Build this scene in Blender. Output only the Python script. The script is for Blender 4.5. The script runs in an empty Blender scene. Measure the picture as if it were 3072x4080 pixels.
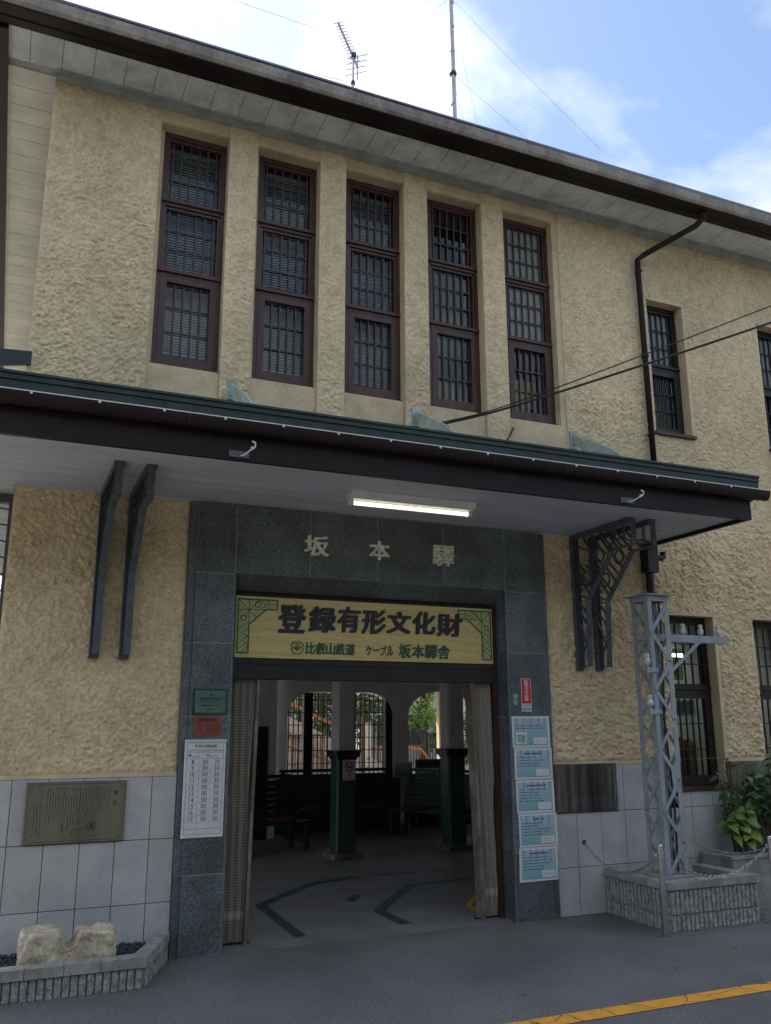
import bpy, math, random
import numpy as np
from mathutils import Vector, Matrix
R = math.radians
random.seed(7)
rng = np.random.default_rng(11)
sc = bpy.context.scene
COL = sc.collection

# ------------------------------------------------------------------ camera
cam_d = bpy.data.cameras.new('camera')
cam_d.sensor_fit = 'HORIZONTAL'; cam_d.sensor_width = 36.0
cam_d.lens = 40.573; cam_d.clip_start = 0.05; cam_d.clip_end = 2000
cam = bpy.data.objects.new('camera', cam_d); COL.objects.link(cam)
yaw, pit, roll = R(23.482), R(13.635), R(-0.184)
fw = Vector((math.sin(yaw)*math.cos(pit), math.cos(yaw)*math.cos(pit), math.sin(pit)))
rt = Vector((math.cos(yaw), -math.sin(yaw), 0)); up = rt.cross(fw)
rt2 = rt*math.cos(roll)+up*math.sin(roll); up2 = -rt*math.sin(roll)+up*math.cos(roll)
M = Matrix((( rt2.x, up2.x, -fw.x, 0), (rt2.y, up2.y, -fw.y, -7.49), (rt2.z, up2.z, -fw.z, 1.79), (0, 0, 0, 1)))
cam.matrix_world = M
sc.camera = cam

# ------------------------------------------------------------------ world, sun, exposure
SUN_EL, SUN_AZ = R(50), R(-28)      # azimuth measured from +Y (behind the station) towards +X
w = bpy.data.worlds.new('World'); sc.world = w; w.use_nodes = True
nt = w.node_tree; nt.nodes.clear()
def N(t, **k):
    n = nt.nodes.new(t)
    for a, b in k.items(): setattr(n, a, b)
    return n
out = N('ShaderNodeOutputWorld'); bg = N('ShaderNodeBackground'); bg.inputs[1].default_value = 0.10
sky = N('ShaderNodeTexSky'); sky.sky_type = 'NISHITA'; sky.sun_disc = False
sky.sun_elevation = SUN_EL; sky.sun_rotation = SUN_AZ; sky.air_density = 1.0; sky.dust_density = 1.2; sky.ozone_density = 1.6
tc = N('ShaderNodeTexCoord'); sep = N('ShaderNodeSeparateXYZ'); nt.links.new(tc.outputs['Generated'], sep.inputs[0])
mx = N('ShaderNodeMath', operation='MAXIMUM'); nt.links.new(sep.outputs[2], mx.inputs[0]); mx.inputs[1].default_value = 0.0
ad = N('ShaderNodeMath', operation='ADD'); nt.links.new(mx.outputs[0], ad.inputs[0]); ad.inputs[1].default_value = 0.22
cmb = N('ShaderNodeCombineXYZ')
for i in (0, 1):
    dv = N('ShaderNodeMath', operation='DIVIDE'); nt.links.new(sep.outputs[i], dv.inputs[0]); nt.links.new(ad.outputs[0], dv.inputs[1]); nt.links.new(dv.outputs[0], cmb.inputs[i])
mp = N('ShaderNodeMapping'); mp.inputs['Location'].default_value = (9.7127, 1.6586, 0.0); nt.links.new(cmb.outputs[0], mp.inputs[0])
nz = N('ShaderNodeTexNoise'); nz.inputs['Scale'].default_value = 1.7; nz.inputs['Detail'].default_value = 9; nz.inputs['Roughness'].default_value = 0.56; nz.inputs['Distortion'].default_value = 0.25
nt.links.new(mp.outputs[0], nz.inputs[0])
rp = N('ShaderNodeValToRGB'); rp.color_ramp.elements[0].position = 0.42; rp.color_ramp.elements[1].position = 0.66
nt.links.new(nz.outputs[0], rp.inputs[0])
nz2 = N('ShaderNodeTexNoise'); nz2.inputs['Scale'].default_value = 5.5; nz2.inputs['Detail'].default_value = 6
nt.links.new(mp.outputs[0], nz2.inputs[0])
rp2 = N('ShaderNodeValToRGB'); rp2.color_ramp.elements[0].position = 0.36; rp2.color_ramp.elements[0].color = (3.6, 3.9, 4.4, 1); rp2.color_ramp.elements[1].position = 0.62; rp2.color_ramp.elements[1].color = (7.6, 7.45, 7.25, 1)
nt.links.new(nz2.outputs[0], rp2.inputs[0])
mixc = N('ShaderNodeMix', data_type='RGBA'); nt.links.new(rp.outputs[0], mixc.inputs[0]); nt.links.new(sky.outputs[0], mixc.inputs[6]); nt.links.new(rp2.outputs[0], mixc.inputs[7])
nt.links.new(mixc.outputs[2], bg.inputs[0]); nt.links.new(bg.outputs[0], out.inputs[0])

sd = bpy.data.lights.new('sun', 'SUN'); sd.energy = 3.0; sd.angle = R(0.55); sd.color = (1.0, 0.95, 0.87)
sun = bpy.data.objects.new('sun', sd); COL.objects.link(sun)
sdir = Vector((math.sin(SUN_AZ)*math.cos(SUN_EL), math.cos(SUN_AZ)*math.cos(SUN_EL), math.sin(SUN_EL)))
sun.rotation_euler = sdir.to_track_quat('Z', 'Y').to_euler(); sun.location = (0, 0, 30)
vs = sc.view_settings; vs.view_transform = 'Standard'; vs.look = 'None'; vs.gamma = 1.0; vs.use_curve_mapping = False
vs.exposure = 1.42
cy = sc.cycles
cy.use_denoising = True; cy.max_bounces = 6; cy.diffuse_bounces = 3; cy.glossy_bounces = 2; cy.transmission_bounces = 3; cy.transparent_max_bounces = 8
cy.use_adaptive_sampling = True; cy.adaptive_threshold = 0.02
cy.caustics_reflective = False; cy.caustics_refractive = False; cy.sample_clamp_indirect = 6.0

# ------------------------------------------------------------------ materials
MAT = {}
def newmat(name):
    m = bpy.data.materials.new(name); m.use_nodes = True
    t = m.node_tree; b = t.nodes['Principled BSDF']
    MAT[name] = m
    return m, t, b
def pm(name, col, rough=0.6, var=0.15, scale=6.0, bump=0.0, bscale=80.0, metal=0.0, spec=0.5, col2=None, lo=0.42, hi=0.62, stretch=(1, 1, 1), fine=0.0, fscale=120.0, bdist=0.004, objvar=0.0, macro=0.0, mscale=0.7):
    """principled with two noise layers of colour and a noise bump, in world position"""
    m, t, b = newmat(name)
    g = t.nodes.new('ShaderNodeNewGeometry'); mpp = t.nodes.new('ShaderNodeMapping'); mpp.inputs['Scale'].default_value = stretch
    t.links.new(g.outputs['Position'], mpp.inputs[0])
    n = t.nodes.new('ShaderNodeTexNoise'); n.inputs['Scale'].default_value = scale; n.inputs['Detail'].default_value = 6; n.inputs['Roughness'].default_value = 0.6
    t.links.new(mpp.outputs[0], n.inputs[0])
    r = t.nodes.new('ShaderNodeValToRGB'); r.color_ramp.elements[0].position = lo; r.color_ramp.elements[1].position = hi
    c2 = col2 or tuple(c*(1-var) for c in col)
    r.color_ramp.elements[0].color = (*c2, 1); r.color_ramp.elements[1].color = (*[c*(1+var*0.4) for c in col], 1)
    t.links.new(n.outputs[0], r.inputs[0]); last = r.outputs[0]
    if fine:
        n2 = t.nodes.new('ShaderNodeTexNoise'); n2.inputs['Scale'].default_value = fscale; n2.inputs['Detail'].default_value = 3
        t.links.new(mpp.outputs[0], n2.inputs[0])
        r2 = t.nodes.new('ShaderNodeValToRGB'); r2.color_ramp.elements[0].position = 0.36; r2.color_ramp.elements[1].position = 0.64
        r2.color_ramp.elements[0].color = (1-fine,)*3+(1,); r2.color_ramp.elements[1].color = (1+fine,)*3+(1,)
        t.links.new(n2.outputs[0], r2.inputs[0])
        mm = t.nodes.new('ShaderNodeMix'); mm.data_type = 'RGBA'; mm.blend_type = 'MULTIPLY'; mm.inputs[0].default_value = 1
        t.links.new(last, mm.inputs[6]); t.links.new(r2.outputs[0], mm.inputs[7]); last = mm.outputs[2]
    def mul(fac_out, a, c):
        rr = t.nodes.new('ShaderNodeMapRange'); rr.inputs['From Min'].default_value = a[0]; rr.inputs['From Max'].default_value = a[1]; rr.inputs['To Min'].default_value = c[0]; rr.inputs['To Max'].default_value = c[1]
        t.links.new(fac_out, rr.inputs['Value']); vm = t.nodes.new('ShaderNodeVectorMath'); vm.operation = 'SCALE'
        t.links.new(last, vm.inputs[0]); t.links.new(rr.outputs[0], vm.inputs['Scale']); return vm.outputs[0]
    if objvar:
        oi = t.nodes.new('ShaderNodeObjectInfo'); last = mul(oi.outputs['Random'], (0, 1), (1-objvar, 1+objvar*0.5))
    if macro:
        n5 = t.nodes.new('ShaderNodeTexNoise'); n5.inputs['Scale'].default_value = mscale; n5.inputs['Detail'].default_value = 5; n5.inputs['Roughness'].default_value = 0.65
        t.links.new(mpp.outputs[0], n5.inputs[0]); last = mul(n5.outputs[0], (0.34, 0.6), (1-macro, 1.04))
    t.links.new(last, b.inputs['Base Color'])
    b.inputs['Roughness'].default_value = rough; b.inputs['Metallic'].default_value = metal; b.inputs['Specular IOR Level'].default_value = spec
    if bump:
        n3 = t.nodes.new('ShaderNodeTexNoise'); n3.inputs['Scale'].default_value = bscale; n3.inputs['Detail'].default_value = 5
        t.links.new(mpp.outputs[0], n3.inputs[0])
        bp = t.nodes.new('ShaderNodeBump'); bp.inputs['Strength'].default_value = bump; bp.inputs['Distance'].default_value = bdist
        t.links.new(n3.outputs[0], bp.inputs['Height']); t.links.new(bp.outputs[0], b.inputs['Normal'])
    return m
STUCCO = (0.76, 0.61, 0.39)
pm('stucco', STUCCO, 0.9, 0.0, 9.0, bump=0.5, bscale=160, col2=(0.64, 0.495, 0.30), lo=0.34, hi=0.54, fine=0.13, fscale=42, spec=0.2, macro=0.16, mscale=0.9)
pm('plaster', (0.72, 0.575, 0.37), 0.85, 0.0, 3.0, bump=0.15, bscale=40, col2=(0.54, 0.45, 0.305), lo=0.32, hi=0.55, spec=0.2, fine=0.05, fscale=30, macro=0.12, mscale=2.0)
pm('brown', (0.072, 0.029, 0.022), 0.45, 0.3, 5, bump=0.1, bscale=60, stretch=(3, 3, 0.6), fine=0.12, fscale=40)
pm('darkbrown', (0.018, 0.012, 0.014), 0.5, 0.3, 4, fine=0.1)
pm('fascia_brown', (0.018, 0.009, 0.010), 0.5, 0.25, 3, bump=0.08, bscale=30, fine=0.1, fscale=25, spec=0.25)
pm('gutter_weathered', (0.30, 0.26, 0.21), 0.5, 0.0, 3, col2=(0.15, 0.125, 0.105), lo=0.35, hi=0.6, stretch=(1, 1, 0.5), fine=0.15, fscale=30)
pm('roof_slate', (0.16, 0.17, 0.24), 0.45, 0.2, 4)
pm('soffit', (0.72, 0.755, 0.765), 0.85, 0.0, 3.4, col2=(0.52, 0.55, 0.555), lo=0.36, hi=0.58, fine=0.08, fscale=40, spec=0.2, objvar=0.06)
pm('soffit_trim', (0.40, 0.41, 0.40), 0.8, 0.2, 5, spec=0.2)
pm('side_soffit', (0.70, 0.71, 0.66), 0.8, 0.12, 2.5, spec=0.2)
pm('canopy_board', (0.55, 0.61, 0.68), 0.7, 0.0, 2.0, col2=(0.47, 0.52, 0.585), lo=0.35, hi=0.6, stretch=(0.5, 3, 3), spec=0.3, fine=0.05, fscale=20, objvar=0.07)
pm('copper_green', (0.020, 0.038, 0.034), 0.5, 0.3, 5, bump=0.08, bscale=20, fine=0.1, fscale=30)
pm('copper_pale', (0.42, 0.50, 0.44), 0.6, 0.25, 6, fine=0.1, fscale=30)
pm('white_paint', (0.72, 0.72, 0.70), 0.5, 0.08, 8)
pm('steel_dark', (0.085, 0.10, 0.12), 0.5, 0.0, 8, col2=(0.06, 0.055, 0.055), lo=0.3, hi=0.5, fine=0.15, fscale=60)
pm('pylon_grey', (0.33, 0.36, 0.39), 0.5, 0.15, 5, fine=0.07, fscale=50, bump=0.1, bscale=50)
pm('porcelain', (0.55, 0.57, 0.55), 0.2, 0.08, 20)
pm('steel_shiny', (0.62, 0.63, 0.64), 0.22, 0.1, 20, metal=1.0)
pm('galvanised', (0.42, 0.42, 0.43), 0.35, 0.2, 20, metal=0.9)
pm('concrete', (0.36, 0.355, 0.34), 0.85, 0.0, 5, bump=0.3, bscale=60, col2=(0.24, 0.235, 0.225), fine=0.12, fscale=90)
pm('split_block', (0.40, 0.385, 0.34), 0.9, 0.0, 22, bump=0.8, bscale=60, col2=(0.19, 0.185, 0.17), lo=0.32, hi=0.6, fine=0.25, fscale=70, bdist=0.008)
pm('block_cap', (0.40, 0.385, 0.34), 0.85, 0.0, 9, bump=0.4, bscale=90, col2=(0.27, 0.26, 0.23), fine=0.15, fscale=80)
pm('rock', (0.64, 0.55, 0.40), 0.9, 0.0, 9, bump=0.9, bscale=45, col2=(0.36, 0.30, 0.21), lo=0.36, hi=0.58, fine=0.15, fscale=40, bdist=0.012)
pm('pebble', (0.07, 0.072, 0.08), 0.7, 0.5, 30)
pm('grout_dark', (0.10, 0.10, 0.10), 0.9, 0.1, 8)
pm('grout_light', (0.27, 0.285, 0.285), 0.9, 0.1, 8)
pm('tile', (0.56, 0.545, 0.53), 0.75, 0.0, 3.0, bump=0.45, bscale=110, col2=(0.47, 0.46, 0.45), lo=0.34, hi=0.58, fine=0.06, fscale=120, spec=0.3, objvar=0.09, macro=0.12, mscale=1.8)
pm('plinth_stone', (0.25, 0.235, 0.20), 0.85, 0.0, 3.5, bump=0.3, bscale=90, col2=(0.15, 0.11, 0.075), fine=0.2, fscale=130)
pm('hall_white', (0.76, 0.74, 0.76), 0.85, 0.1, 4)
pm('hall_green', (0.034, 0.078, 0.078), 0.45, 0.2, 6)
pm('bench_green', (0.020, 0.044, 0.043), 0.5, 0.25, 8, stretch=(4, 1, 1))
pm('cushion_red', (0.09, 0.020, 0.024), 0.9, 0.3, 12)
pm('hall_floor', (0.215, 0.21, 0.20), 0.6, 0.0, 2.4, col2=(0.165, 0.162, 0.158), fine=0.06, fscale=60)
pm('floor_green', (0.025, 0.075, 0.065), 0.5, 0.2, 6)
pm('paint_yellow', (0.62, 0.42, 0.04), 0.6, 0.15, 9)
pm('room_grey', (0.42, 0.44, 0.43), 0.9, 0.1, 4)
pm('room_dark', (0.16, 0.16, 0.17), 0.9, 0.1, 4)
pm('blind', (0.88, 0.90, 0.90), 0.5, 0.05, 8)
pm('cardboard', (0.58, 0.41, 0.24), 0.85, 0.12, 10)
pm('yellow_locker', (0.76, 0.60, 0.17), 0.7, 0.1, 5)
pm('ink', (0.025, 0.024, 0.035), 0.6, 0.1, 20)
pm('ink_green', (0.03, 0.10, 0.06), 0.6, 0.1, 20)
pm('orn_green', (0.02, 0.13, 0.05), 0.5, 0.1, 20)
pm('letter_metal', (0.84, 0.83, 0.76), 0.55, 0.25, 25, col2=(0.62, 0.60, 0.52))
pm('plaque_green', (0.13, 0.23, 0.18), 0.35, 0.0, 5, col2=(0.09, 0.17, 0.14), metal=0.3)
pm('plaque_red', (0.30, 0.075, 0.05), 0.45, 0.2, 8, metal=0.3)
pm('frame_black', (0.035, 0.045, 0.045), 0.5, 0.2, 9)
pm('paper', (0.72, 0.72, 0.69), 0.6, 0.04, 5)
pm('paper_red', (0.60, 0.02, 0.035), 0.5, 0.05, 5)
pm('bronze_plate', (0.27, 0.255, 0.21), 0.33, 0.0, 1.2, col2=(0.17, 0.158, 0.13), metal=0.8, stretch=(3, 1, 0.25), lo=0.4, hi=0.6)
pm('bronze_dark', (0.20, 0.185, 0.185), 0.24, 0.0, 3.0, col2=(0.085, 0.078, 0.08), metal=0.8, stretch=(7, 1, 0.15), lo=0.4, hi=0.6)
pm('engrave', (0.018, 0.016, 0.012), 0.6, 0.1, 9)
pm('orn_ground', (0.50, 0.50, 0.24), 0.6, 0.1, 9)
pm('sticker_teal', (0.30, 0.45, 0.46), 0.5, 0.3, 40)
pm('cable', (0.012, 0.012, 0.013), 0.5, 0.1, 9)
pm('wire_thin', (0.42, 0.42, 0.45), 0.5, 0.1, 9)
pm('antenna', (0.42, 0.40, 0.48), 0.45, 0.15, 9, metal=0.2)
pm('mast', (0.46, 0.44, 0.48), 0.45, 0.15, 5)
pm('orange_rail', (0.48, 0.17, 0.04), 0.5, 0.1, 9)
pm('fence_brown', (0.10, 0.05, 0.045), 0.6, 0.2, 9)
pm('fence_dark', (0.035, 0.04, 0.045), 0.5, 0.2, 9)
pm('yard', (0.52, 0.50, 0.46), 0.9, 0.12, 2)
pm('house_wall', (0.55, 0.57, 0.58), 0.9, 0.1, 2)
pm('bark', (0.12, 0.09, 0.065), 0.9, 0.3, 12, bump=0.5, bscale=30)
pm('cobweb', (0.55, 0.55, 0.53), 0.9, 0.1, 9)
pm('fallen_leaf', (0.40, 0.30, 0.06), 0.7, 0.3, 40)
pm('blotch', (0.55, 0.42, 0.40), 0.8, 0.2, 10)

def leafmat(name, c1, c2):
    m, t, b = newmat(name)
    oi = t.nodes.new('ShaderNodeNewGeometry')
    r = t.nodes.new('ShaderNodeValToRGB'); r.color_ramp.elements[0].color = (*c1, 1); r.color_ramp.elements[1].color = (*c2, 1)
    t.links.new(oi.outputs['Random Per Island'], r.inputs[0]); t.links.new(r.outputs[0], b.inputs['Base Color'])
    b.inputs['Roughness'].default_value = 0.5
    tr = t.nodes.new('ShaderNodeBsdfTranslucent'); t.links.new(r.outputs[0], tr.inputs[0])
    ms = t.nodes.new('ShaderNodeMixShader'); ms.inputs[0].default_value = 0.35
    o = t.nodes['Material Output']; t.links.new(b.outputs[0], ms.inputs[1]); t.links.new(tr.outputs[0], ms.inputs[2]); t.links.new(ms.outputs[0], o.inputs[0])
leafmat('leaf_tree', (0.05, 0.10, 0.02), (0.12, 0.19, 0.05))
leafmat('leaf_wood', (0.025, 0.042, 0.014), (0.06, 0.085, 0.03))
leafmat('leaf_bright', (0.13, 0.26, 0.03), (0.22, 0.36, 0.06))
leafmat('leaf_shrub', (0.08, 0.17, 0.06), (0.17, 0.28, 0.12))
leafmat('leaf_hydrangea', (0.15, 0.26, 0.06), (0.34, 0.42, 0.10))

def glass(name, tint=(0.9, 0.95, 0.95), ior=1.4):
    m, t, b = newmat(name); t.nodes.remove(b)
    fr = t.nodes.new('ShaderNodeFresnel'); fr.inputs[0].default_value = ior
    tr = t.nodes.new('ShaderNodeBsdfTransparent'); tr.inputs[0].default_value = (*tint, 1)
    gl = t.nodes.new('ShaderNodeBsdfGlossy'); gl.inputs['Roughness'].default_value = 0.03
    ms = t.nodes.new('ShaderNodeMixShader'); o = t.nodes['Material Output']
    t.links.new(fr.outputs[0], ms.inputs[0]); t.links.new(tr.outputs[0], ms.inputs[1]); t.links.new(gl.outputs[0], ms.inputs[2]); t.links.new(ms.outputs[0], o.inputs[0])
glass('glass', (0.82, 0.87, 0.87), 1.36)
def frosted(name):
    m, t, b = newmat(name)
    b.inputs['Base Color'].default_value = (0.62, 0.68, 0.66, 1); b.inputs['Roughness'].default_value = 0.35
    tr = t.nodes.new('ShaderNodeBsdfTransparent'); ms = t.nodes.new('ShaderNodeMixShader'); ms.inputs[0].default_value = 0.72
    o = t.nodes['Material Output']; t.links.new(b.outputs[0], ms.inputs[1]); t.links.new(tr.outputs[0], ms.inputs[2]); t.links.new(ms.outputs[0], o.inputs[0])
frosted('glass_frosted')
def emis(name, col, s):
    m, t, b = newmat(name); b.inputs['Base Color'].default_value = (0.8, 0.8, 0.8, 1)
    b.inputs['Emission Color'].default_value = (*col, 1); b.inputs['Emission Strength'].default_value = s
emis('lamp_tube', (1.0, 0.95, 0.70), 0.55)
emis('office_lamp', (1.0, 0.97, 0.86), 6.0)

def granite(name, base, dark):
    m, t, b = newmat(name)
    g = t.nodes.new('ShaderNodeNewGeometry')
    v = t.nodes.new('ShaderNodeTexVoronoi'); v.inputs['Scale'].default_value = 130; t.links.new(g.outputs['Position'], v.inputs[0])
    n = t.nodes.new('ShaderNodeTexNoise'); n.inputs['Scale'].default_value = 3.2; n.inputs['Detail'].default_value = 7; t.links.new(g.outputs['Position'], n.inputs[0])
    bw = t.nodes.new('ShaderNodeRGBToBW'); t.links.new(v.outputs['Color'], bw.inputs[0])
    r = t.nodes.new('ShaderNodeValToRGB'); r.color_ramp.elements[0].position = 0.15; r.color_ramp.elements[1].position = 0.9
    r.color_ramp.elements[0].color = (*dark, 1); r.color_ramp.elements[1].color = (*base, 1)
    t.links.new(bw.outputs[0], r.inputs[0])
    r2 = t.nodes.new('ShaderNodeValToRGB'); r2.color_ramp.elements[0].color = (0.72, 0.70, 0.66, 1); r2.color_ramp.elements[0].position = 0.35; r2.color_ramp.elements[1].color = (1.1, 1.1, 1.12, 1); r2.color_ramp.elements[1].position = 0.62
    t.links.new(n.outputs[0], r2.inputs[0])
    mm = t.nodes.new('ShaderNodeMix'); mm.data_type = 'RGBA'; mm.blend_type = 'MULTIPLY'; mm.inputs[0].default_value = 1
    t.links.new(r.outputs[0], mm.inputs[6]); t.links.new(r2.outputs[0], mm.inputs[7])
    oi = t.nodes.new('ShaderNodeObjectInfo'); rr = t.nodes.new('ShaderNodeMapRange'); rr.inputs['To Min'].default_value = 0.82; rr.inputs['To Max'].default_value = 1.15; t.links.new(oi.outputs['Random'], rr.inputs['Value'])
    vm = t.nodes.new('ShaderNodeVectorMath'); vm.operation = 'SCALE'; t.links.new(mm.outputs[2], vm.inputs[0]); t.links.new(rr.outputs[0], vm.inputs['Scale']); t.links.new(vm.outputs[0], b.inputs['Base Color'])
    b.inputs['Roughness'].default_value = 0.5
granite('granite', (0.195, 0.222, 0.235), (0.048, 0.058, 0.063))

def asphalt(name):
    m, t, b = newmat(name)
    g = t.nodes.new('ShaderNodeNewGeometry')
    def nz(s, d, lo, hi, a, c):
        n = t.nodes.new('ShaderNodeTexNoise'); n.inputs['Scale'].default_value = s; n.inputs['Detail'].default_value = d; t.links.new(g.outputs['Position'], n.inputs[0])
        r = t.nodes.new('ShaderNodeValToRGB'); r.color_ramp.elements[0].position = lo; r.color_ramp.elements[1].position = hi
        r.color_ramp.elements[0].color = (*a, 1); r.color_ramp.elements[1].color = (*c, 1); t.links.new(n.outputs[0], r.inputs[0]); return r.outputs[0], n
    a, _ = nz(0.9, 12, 0.30, 0.62, (0.098, 0.095, 0.095), (0.158, 0.152, 0.148))
    s, sn = nz(75, 6, 0.36, 0.66, (0.55, 0.55, 0.55), (1.5, 1.48, 1.45))
    mm = t.nodes.new('ShaderNodeMix'); mm.data_type = 'RGBA'; mm.blend_type = 'MULTIPLY'; mm.inputs[0].default_value = 1
    t.links.new(a, mm.inputs[6]); t.links.new(s, mm.inputs[7])
    v = t.nodes.new('ShaderNodeTexVoronoi'); v.inputs['Scale'].default_value = 32; t.links.new(g.outputs['Position'], v.inputs[0])
    lt = t.nodes.new('ShaderNodeMath'); lt.operation = 'LESS_THAN'; lt.inputs[1].default_value = 0.12; t.links.new(v.outputs['Distance'], lt.inputs[0])
    bw = t.nodes.new('ShaderNodeRGBToBW'); t.links.new(v.outputs['Color'], bw.inputs[0])
    gt = t.nodes.new('ShaderNodeMath'); gt.operation = 'GREATER_THAN'; gt.inputs[1].default_value = 0.58; t.links.new(bw.outputs[0], gt.inputs[0])
    ml = t.nodes.new('ShaderNodeMath'); ml.operation = 'MULTIPLY'; t.links.new(lt.outputs[0], ml.inputs[0]); t.links.new(gt.outputs[0], ml.inputs[1])
    m3 = t.nodes.new('ShaderNodeMix'); m3.data_type = 'RGBA'; t.links.new(ml.outputs[0], m3.inputs[0]); t.links.new(mm.outputs[2], m3.inputs[6]); m3.inputs[7].default_value = (0.24, 0.23, 0.21, 1)
    t.links.new(m3.outputs[2], b.inputs['Base Color']); b.inputs['Roughness'].default_value = 0.85
    bp = t.nodes.new('ShaderNodeBump'); bp.inputs['Strength'].default_value = 0.7; bp.inputs['Distance'].default_value = 0.006; t.links.new(sn.outputs[0], bp.inputs['Height']); t.links.new(bp.outputs[0], b.inputs['Normal'])
asphalt('asphalt')

def woodsign(name):
    m, t, b = newmat(name)
    g = t.nodes.new('ShaderNodeNewGeometry'); mp_ = t.nodes.new('ShaderNodeMapping'); mp_.inputs['Scale'].default_value = (0.9, 8, 14); t.links.new(g.outputs['Position'], mp_.inputs[0])
    n = t.nodes.new('ShaderNodeTexNoise'); n.inputs['Scale'].default_value = 3; n.inputs['Detail'].default_value = 5; n.inputs['Distortion'].default_value = 1.2; t.links.new(mp_.outputs[0], n.inputs[0])
    r = t.nodes.new('ShaderNodeValToRGB'); r.color_ramp.elements[0].position = 0.33; r.color_ramp.elements[1].position = 0.6
    r.color_ramp.elements[0].color = (0.58, 0.43, 0.15, 1); r.color_ramp.elements[1].color = (0.70, 0.55, 0.235, 1)
    t.links.new(n.outputs[0], r.inputs[0]); t.links.new(r.outputs[0], b.inputs['Base Color']); b.inputs['Roughness'].default_value = 0.45
woodsign('sign_wood')

def screenmat(name):
    m, t, b = newmat(name)
    tc_ = t.nodes.new('ShaderNodeUVMap'); tc_.uv_map = 'UVMap'
    s = t.nodes.new('ShaderNodeSeparateXYZ'); t.links.new(tc_.outputs[0], s.inputs[0])
    def wave(o, freq, thr):
        a = t.nodes.new('ShaderNodeMath'); a.operation = 'MULTIPLY'; a.inputs[1].default_value = freq; t.links.new(o, a.inputs[0])
        f = t.nodes.new('ShaderNodeMath'); f.operation = 'FRACT'; t.links.new(a.outputs[0], f.inputs[0])
        l = t.nodes.new('ShaderNodeMath'); l.operation = 'LESS_THAN'; l.inputs[1].default_value = thr; t.links.new(f.outputs[0], l.inputs[0]); return l.outputs[0]
    a = wave(s.outputs[1], 95, 0.42)
    n = t.nodes.new('ShaderNodeTexNoise'); n.inputs['Scale'].default_value = 9; t.links.new(tc_.outputs[0], n.inputs[0])
    mx_ = t.nodes.new('ShaderNodeMix'); mx_.data_type = 'RGBA'; t.links.new(a, mx_.inputs[0]); mx_.inputs[6].default_value = (0.62, 0.57, 0.49, 1); mx_.inputs[7].default_value = (0.40, 0.365, 0.31, 1)
    # the pale band near the foot
    g1 = t.nodes.new('ShaderNodeMath'); g1.operation = 'COMPARE'; g1.inputs[1].default_value = 0.098; g1.inputs[2].default_value = 0.013; t.links.new(s.outputs[1], g1.inputs[0])
    m2 = t.nodes.new('ShaderNodeMix'); m2.data_type = 'RGBA'; t.links.new(g1.outputs[0], m2.inputs[0]); t.links.new(mx_.outputs[2], m2.inputs[6]); m2.inputs[7].default_value = (0.74, 0.70, 0.58, 1)
    t.links.new(m2.outputs[2], b.inputs['Base Color']); b.inputs['Roughness'].default_value = 0.8
screenmat('accordion_cloth')

def postermat(name, seed):
    m, t, b = newmat(name)
    g = t.nodes.new('ShaderNodeUVMap'); g.uv_map = 'UVMap'
    mp_ = t.nodes.new('ShaderNodeMapping'); mp_.inputs['Location'].default_value = (seed*3.1, seed*1.7, 0); mp_.inputs['Scale'].default_value = (1, 1, 1); t.links.new(g.outputs[0], mp_.inputs[0])
    s = t.nodes.new('ShaderNodeSeparateXYZ'); t.links.new(g.outputs[0], s.inputs[0])
    r = t.nodes.new('ShaderNodeValToRGB'); r.color_ramp.elements[0].color = (0.21, 0.44, 0.50, 1); r.color_ramp.elements[1].color = (0.46, 0.58, 0.63, 1)
    t.links.new(s.outputs[1], r.inputs[0])
    wv = t.nodes.new('ShaderNodeTexWave'); wv.inputs['Scale'].default_value = 1.6; wv.inputs['Distortion'].default_value = 4; wv.inputs['Detail'].default_value = 1; t.links.new(mp_.outputs[0], wv.inputs[0])
    rw = t.nodes.new('ShaderNodeValToRGB'); rw.color_ramp.elements[0].position = 0.72; rw.color_ramp.elements[1].position = 0.95; t.links.new(wv.outputs[0], rw.inputs[0])
    up_ = t.nodes.new('ShaderNodeMath'); up_.operation = 'SUBTRACT'; up_.inputs[1].default_value = 0.45; up_.use_clamp = True; t.links.new(s.outputs[1], up_.inputs[0])
    mu = t.nodes.new('ShaderNodeMath'); mu.operation = 'MULTIPLY'; t.links.new(rw.outputs[0], mu.inputs[0]); t.links.new(up_.outputs[0], mu.inputs[1])
    mm = t.nodes.new('ShaderNodeMix'); mm.data_type = 'RGBA'; t.links.new(mu.outputs[0], mm.inputs[0]); t.links.new(r.outputs[0], mm.inputs[6]); mm.inputs[7].default_value = (0.12, 0.08, 0.38, 1)
    t.links.new(mm.outputs[2], b.inputs['Base Color']); b.inputs['Roughness'].default_value = 0.25
for i in range(5): postermat('poster_print%d' % i, i)

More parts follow.
